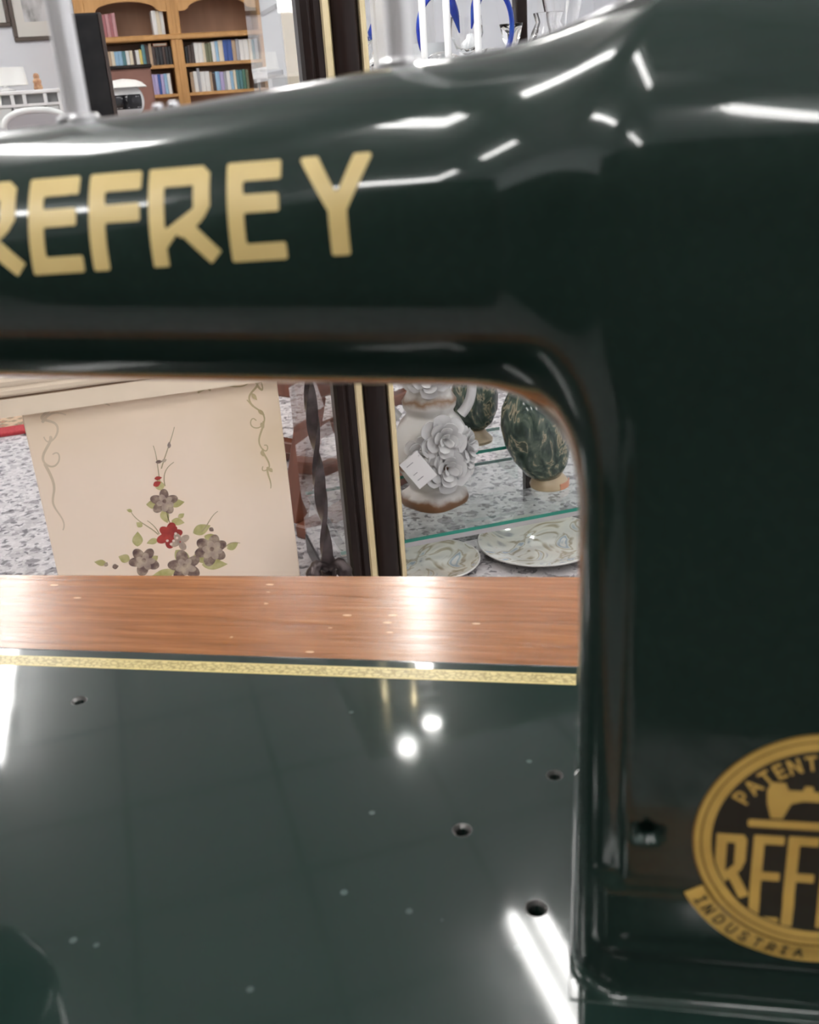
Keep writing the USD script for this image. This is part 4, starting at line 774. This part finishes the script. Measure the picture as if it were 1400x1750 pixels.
ws = thing('white_shelf_unit', 'white open shelf unit against the far left, with ornaments on top', 'shelf unit', (0, 6.0, 0))
SX0, SX1, SZ = -.62, -.085, 1.088
obj('shelf_top', box(SX0, SX1, 0, .30, SZ-.018, SZ, .003), WHITEP, ws)
for x in (SX0, -.405, -.340, -.280, -.175, SX1-.018): obj('divider', box(x, x+.018, .004, .30, .0 if x in (SX0, SX1-.018) else SZ-.07, SZ-.018), WHITEP, ws)
for z in (.06, .50, .76, 1.010): obj('shelf_board', box(SX0+.018, SX1-.018, .006, .30, z, z+.014), WHITEP, ws)
for x_ in (SX0+.02, -.335, -.17): obj('drawer_front', box(x_, {-.335: -.18, -.17: SX1-.02}.get(x_, -.345), .012, .024, .53, 1.008, .003), mat('pale_panel_white', (.66, .68, .67), .5), ws)
obj('added_slot_back', box(SX0+.018, SX1-.018, .05, .06, 1.0245, SZ-.0185), mat('slot_grey', (.42, .43, .43), .6), ws)  # grey panel added close behind the slots to lighten them
obj('back_panel', box(SX0, SX1, .30, .31, 0, SZ), mat('pale_grey_panel', (.52, .54, .54), .6), ws)
fg = thing('figurine', 'small tan figurine standing on the white shelf unit', 'figurine', (at(63, 137, 6.12)[0], 6.12, SZ+.0002))
obj('figure', lathe([(0, 0), (.020, 0), (.024, .010), (.019, .030), (.022, .045), (.014, .058), (.016, .068), (.012, .080), (0, .085)], 28), mat_ramp('tan_figure', [(.3, (.28, .12, .06)), (.7, (.52, .32, .18))], params={'scale': 40.0}, rough=.5), fg)
tl = thing('table_lamp', 'white drum-shaded table lamp on the white shelf unit', 'lamp', (-.36, 6.16, SZ+.0002))
obj('lamp_shade', lathe([(.085, .030), (.118, .030), (.108, .118), (.104, .118), (.114, .032), (.085, .032)], 44), mat('lamp_shade_white', (.84, .84, .82), .7), tl); obj('lamp_base', lathe([(0, 0), (.05, 0), (.05, .01), (.012, .02), (.010, .100), (0, .1)], 30), WHITEP, tl)

wc = thing('white_chair', 'white chair with arched back and pink cushion at the far left', 'chair', (at(60, 200, 4.6)[0], 4.6, .0137))
ah = at(60, 188, 4.6)[2] - .0137
WCH = mat('white_lacquer', (.72, .74, .73), .3); arcp = spline([(-.125, 0, ah-.075), (-.11, 0, ah-.028), (-.05, 0, ah-.004), (0, 0, ah), (.05, 0, ah-.004), (.11, 0, ah-.028), (.125, 0, ah-.075)], 40)
obj('back_arch', tube(arcp, .013, 12), WCH, wc, smooth=60); obj('back_pad', prism(Polygon([(x, z-.012) for x, _, z in arcp] + [(.115, ah-.30), (-.115, ah-.30)]), .02, 'y', -.006), mat('grey_pad', (.36, .35, .36), .7), wc)
for s in (-1, 1): obj('back_post', tube([(s*.125, 0, ah-.075), (s*.125, .0, .0)], .012, 10), WCH, wc); obj('leg', tube([(s*.125, -.30, .48), (s*.125, -.31, 0)], .012, 10), WCH, wc)
obj('seat', box(-.14, .14, -.31, .01, .46, .485, .006), WCH, wc); obj('cushion', box(-.12, .12, -.09, -.015, .487, ah-.085, .02), mat('pink_cushion', (.42, .22, .26), .8), wc)

pc = thing('pale_cupboard', 'tall pale grey cupboard with cream side behind the display cabinet', 'cupboard', (at(449, 60, 4.42)[0], 4.0, 0))
PGC = mat('pale_grey_paint', (.60, .63, .65), .5); CRS = mat('cream_gloss', (.74, .66, .50), .4)
obj('cupboard_body', box(0, .60, .02, .42, 0, 1.95, .004), PGC, pc); obj('cupboard_door', box(.006, .130, 0, .019, .05, 1.90, .003), CRS, pc, label='cream door'); obj('cupboard_door', box(.134, .594, 0, .019, .05, 1.90, .003), mat('light_grey_paint', (.50, .51, .53), .5), pc)
for z in (1.262, 1.040): obj('side_rail', box(-.006, .0005, .05, .38, z, z+.018, .002), mat('rail_grey', (.24, .25, .26), .4), pc)

cd = thing('sign_card', 'small white card on a thin black stand at the bookcase corner', 'card', (at(446, 128, 8.25)[0], 8.25, 0))
cz = at(446, 128, 8.25)[2]
obj('card', rot_about(box(-.062, .062, -.002, 0, cz-.050, cz+.050), math.radians(-6), [0, 1, 0], (0, 0, cz)), PAPER, cd, smooth=False); obj('stand_rod', tube([(-.02, .006, 0.005), (-.02, .006, cz)], .005, 8), BLACKP, cd); obj('stand_base', lathe([(0, 0), (.07, 0), (.07, .008), (0, .012)], 28), BLACKP, cd)

# ------------------------------------------------------------------ unseen dark furniture, added behind and beside the camera to darken the enamel reflections
DW = mat_ramp('added_dark_walnut', [(.3, (.020, .014, .011)), (.7, (.036, .024, .017))], scale=(1, 1, .15), params={'scale': 20.0, 'detail': 4.0}, rough=.45)
wd = thing('added_dark_cupboard', 'unseen wide dark walnut cupboard added behind the photographer to darken the enamel reflections', 'cupboard', (-.40, -.88, 0), A_MACH)  # added out of view; darkens what the pillar front reflects
obj('cupboard_body', box(-1.0, 1.0, -.55, -.02, .06, 1.45, .006), DW, wd); obj('plinth', box(-.97, .97, -.52, -.04, 0, .06), DW, wd); obj('cornice', box(-1.03, 1.03, -.57, .01, 1.45, 1.50, .01), DW, wd)
for x0, x1 in ((-.985, -.338), (-.330, .330), (.338, .985)):
    d_ = obj('cupboard_door', box(x0, x1, -.02, 0, .09, 1.43, .004), DW, wd); obj('door_knob', lathe([(0, 0), (.010, .0), (.014, .012), (0, .02)], 20, (x1-.05, .006, 1.0)), BRASS, d_)
sb = thing('added_sideboard', 'unseen dark walnut furniture added left of the sewing table to darken the enamel reflections', 'added_sideboard', (-1.55, .35, 0), math.radians(90)+A_MACH)  # added out of view; darkens what the rounded pillar corner reflects
obj('added_sideboard_body', box(-1.3, .75, 0, .45, .08, 1.45, .006), DW, sb)
for x in (-1.28, -.775, -.27, .235): obj('added_sideboard_door', box(x, x+.495, -.018, 0, .10, 1.43, .003), DW, sb)
for x in (-1.25, .66): obj('foot', box(x, x+.05, .03, .42, 0, .08, .004), DW, sb)
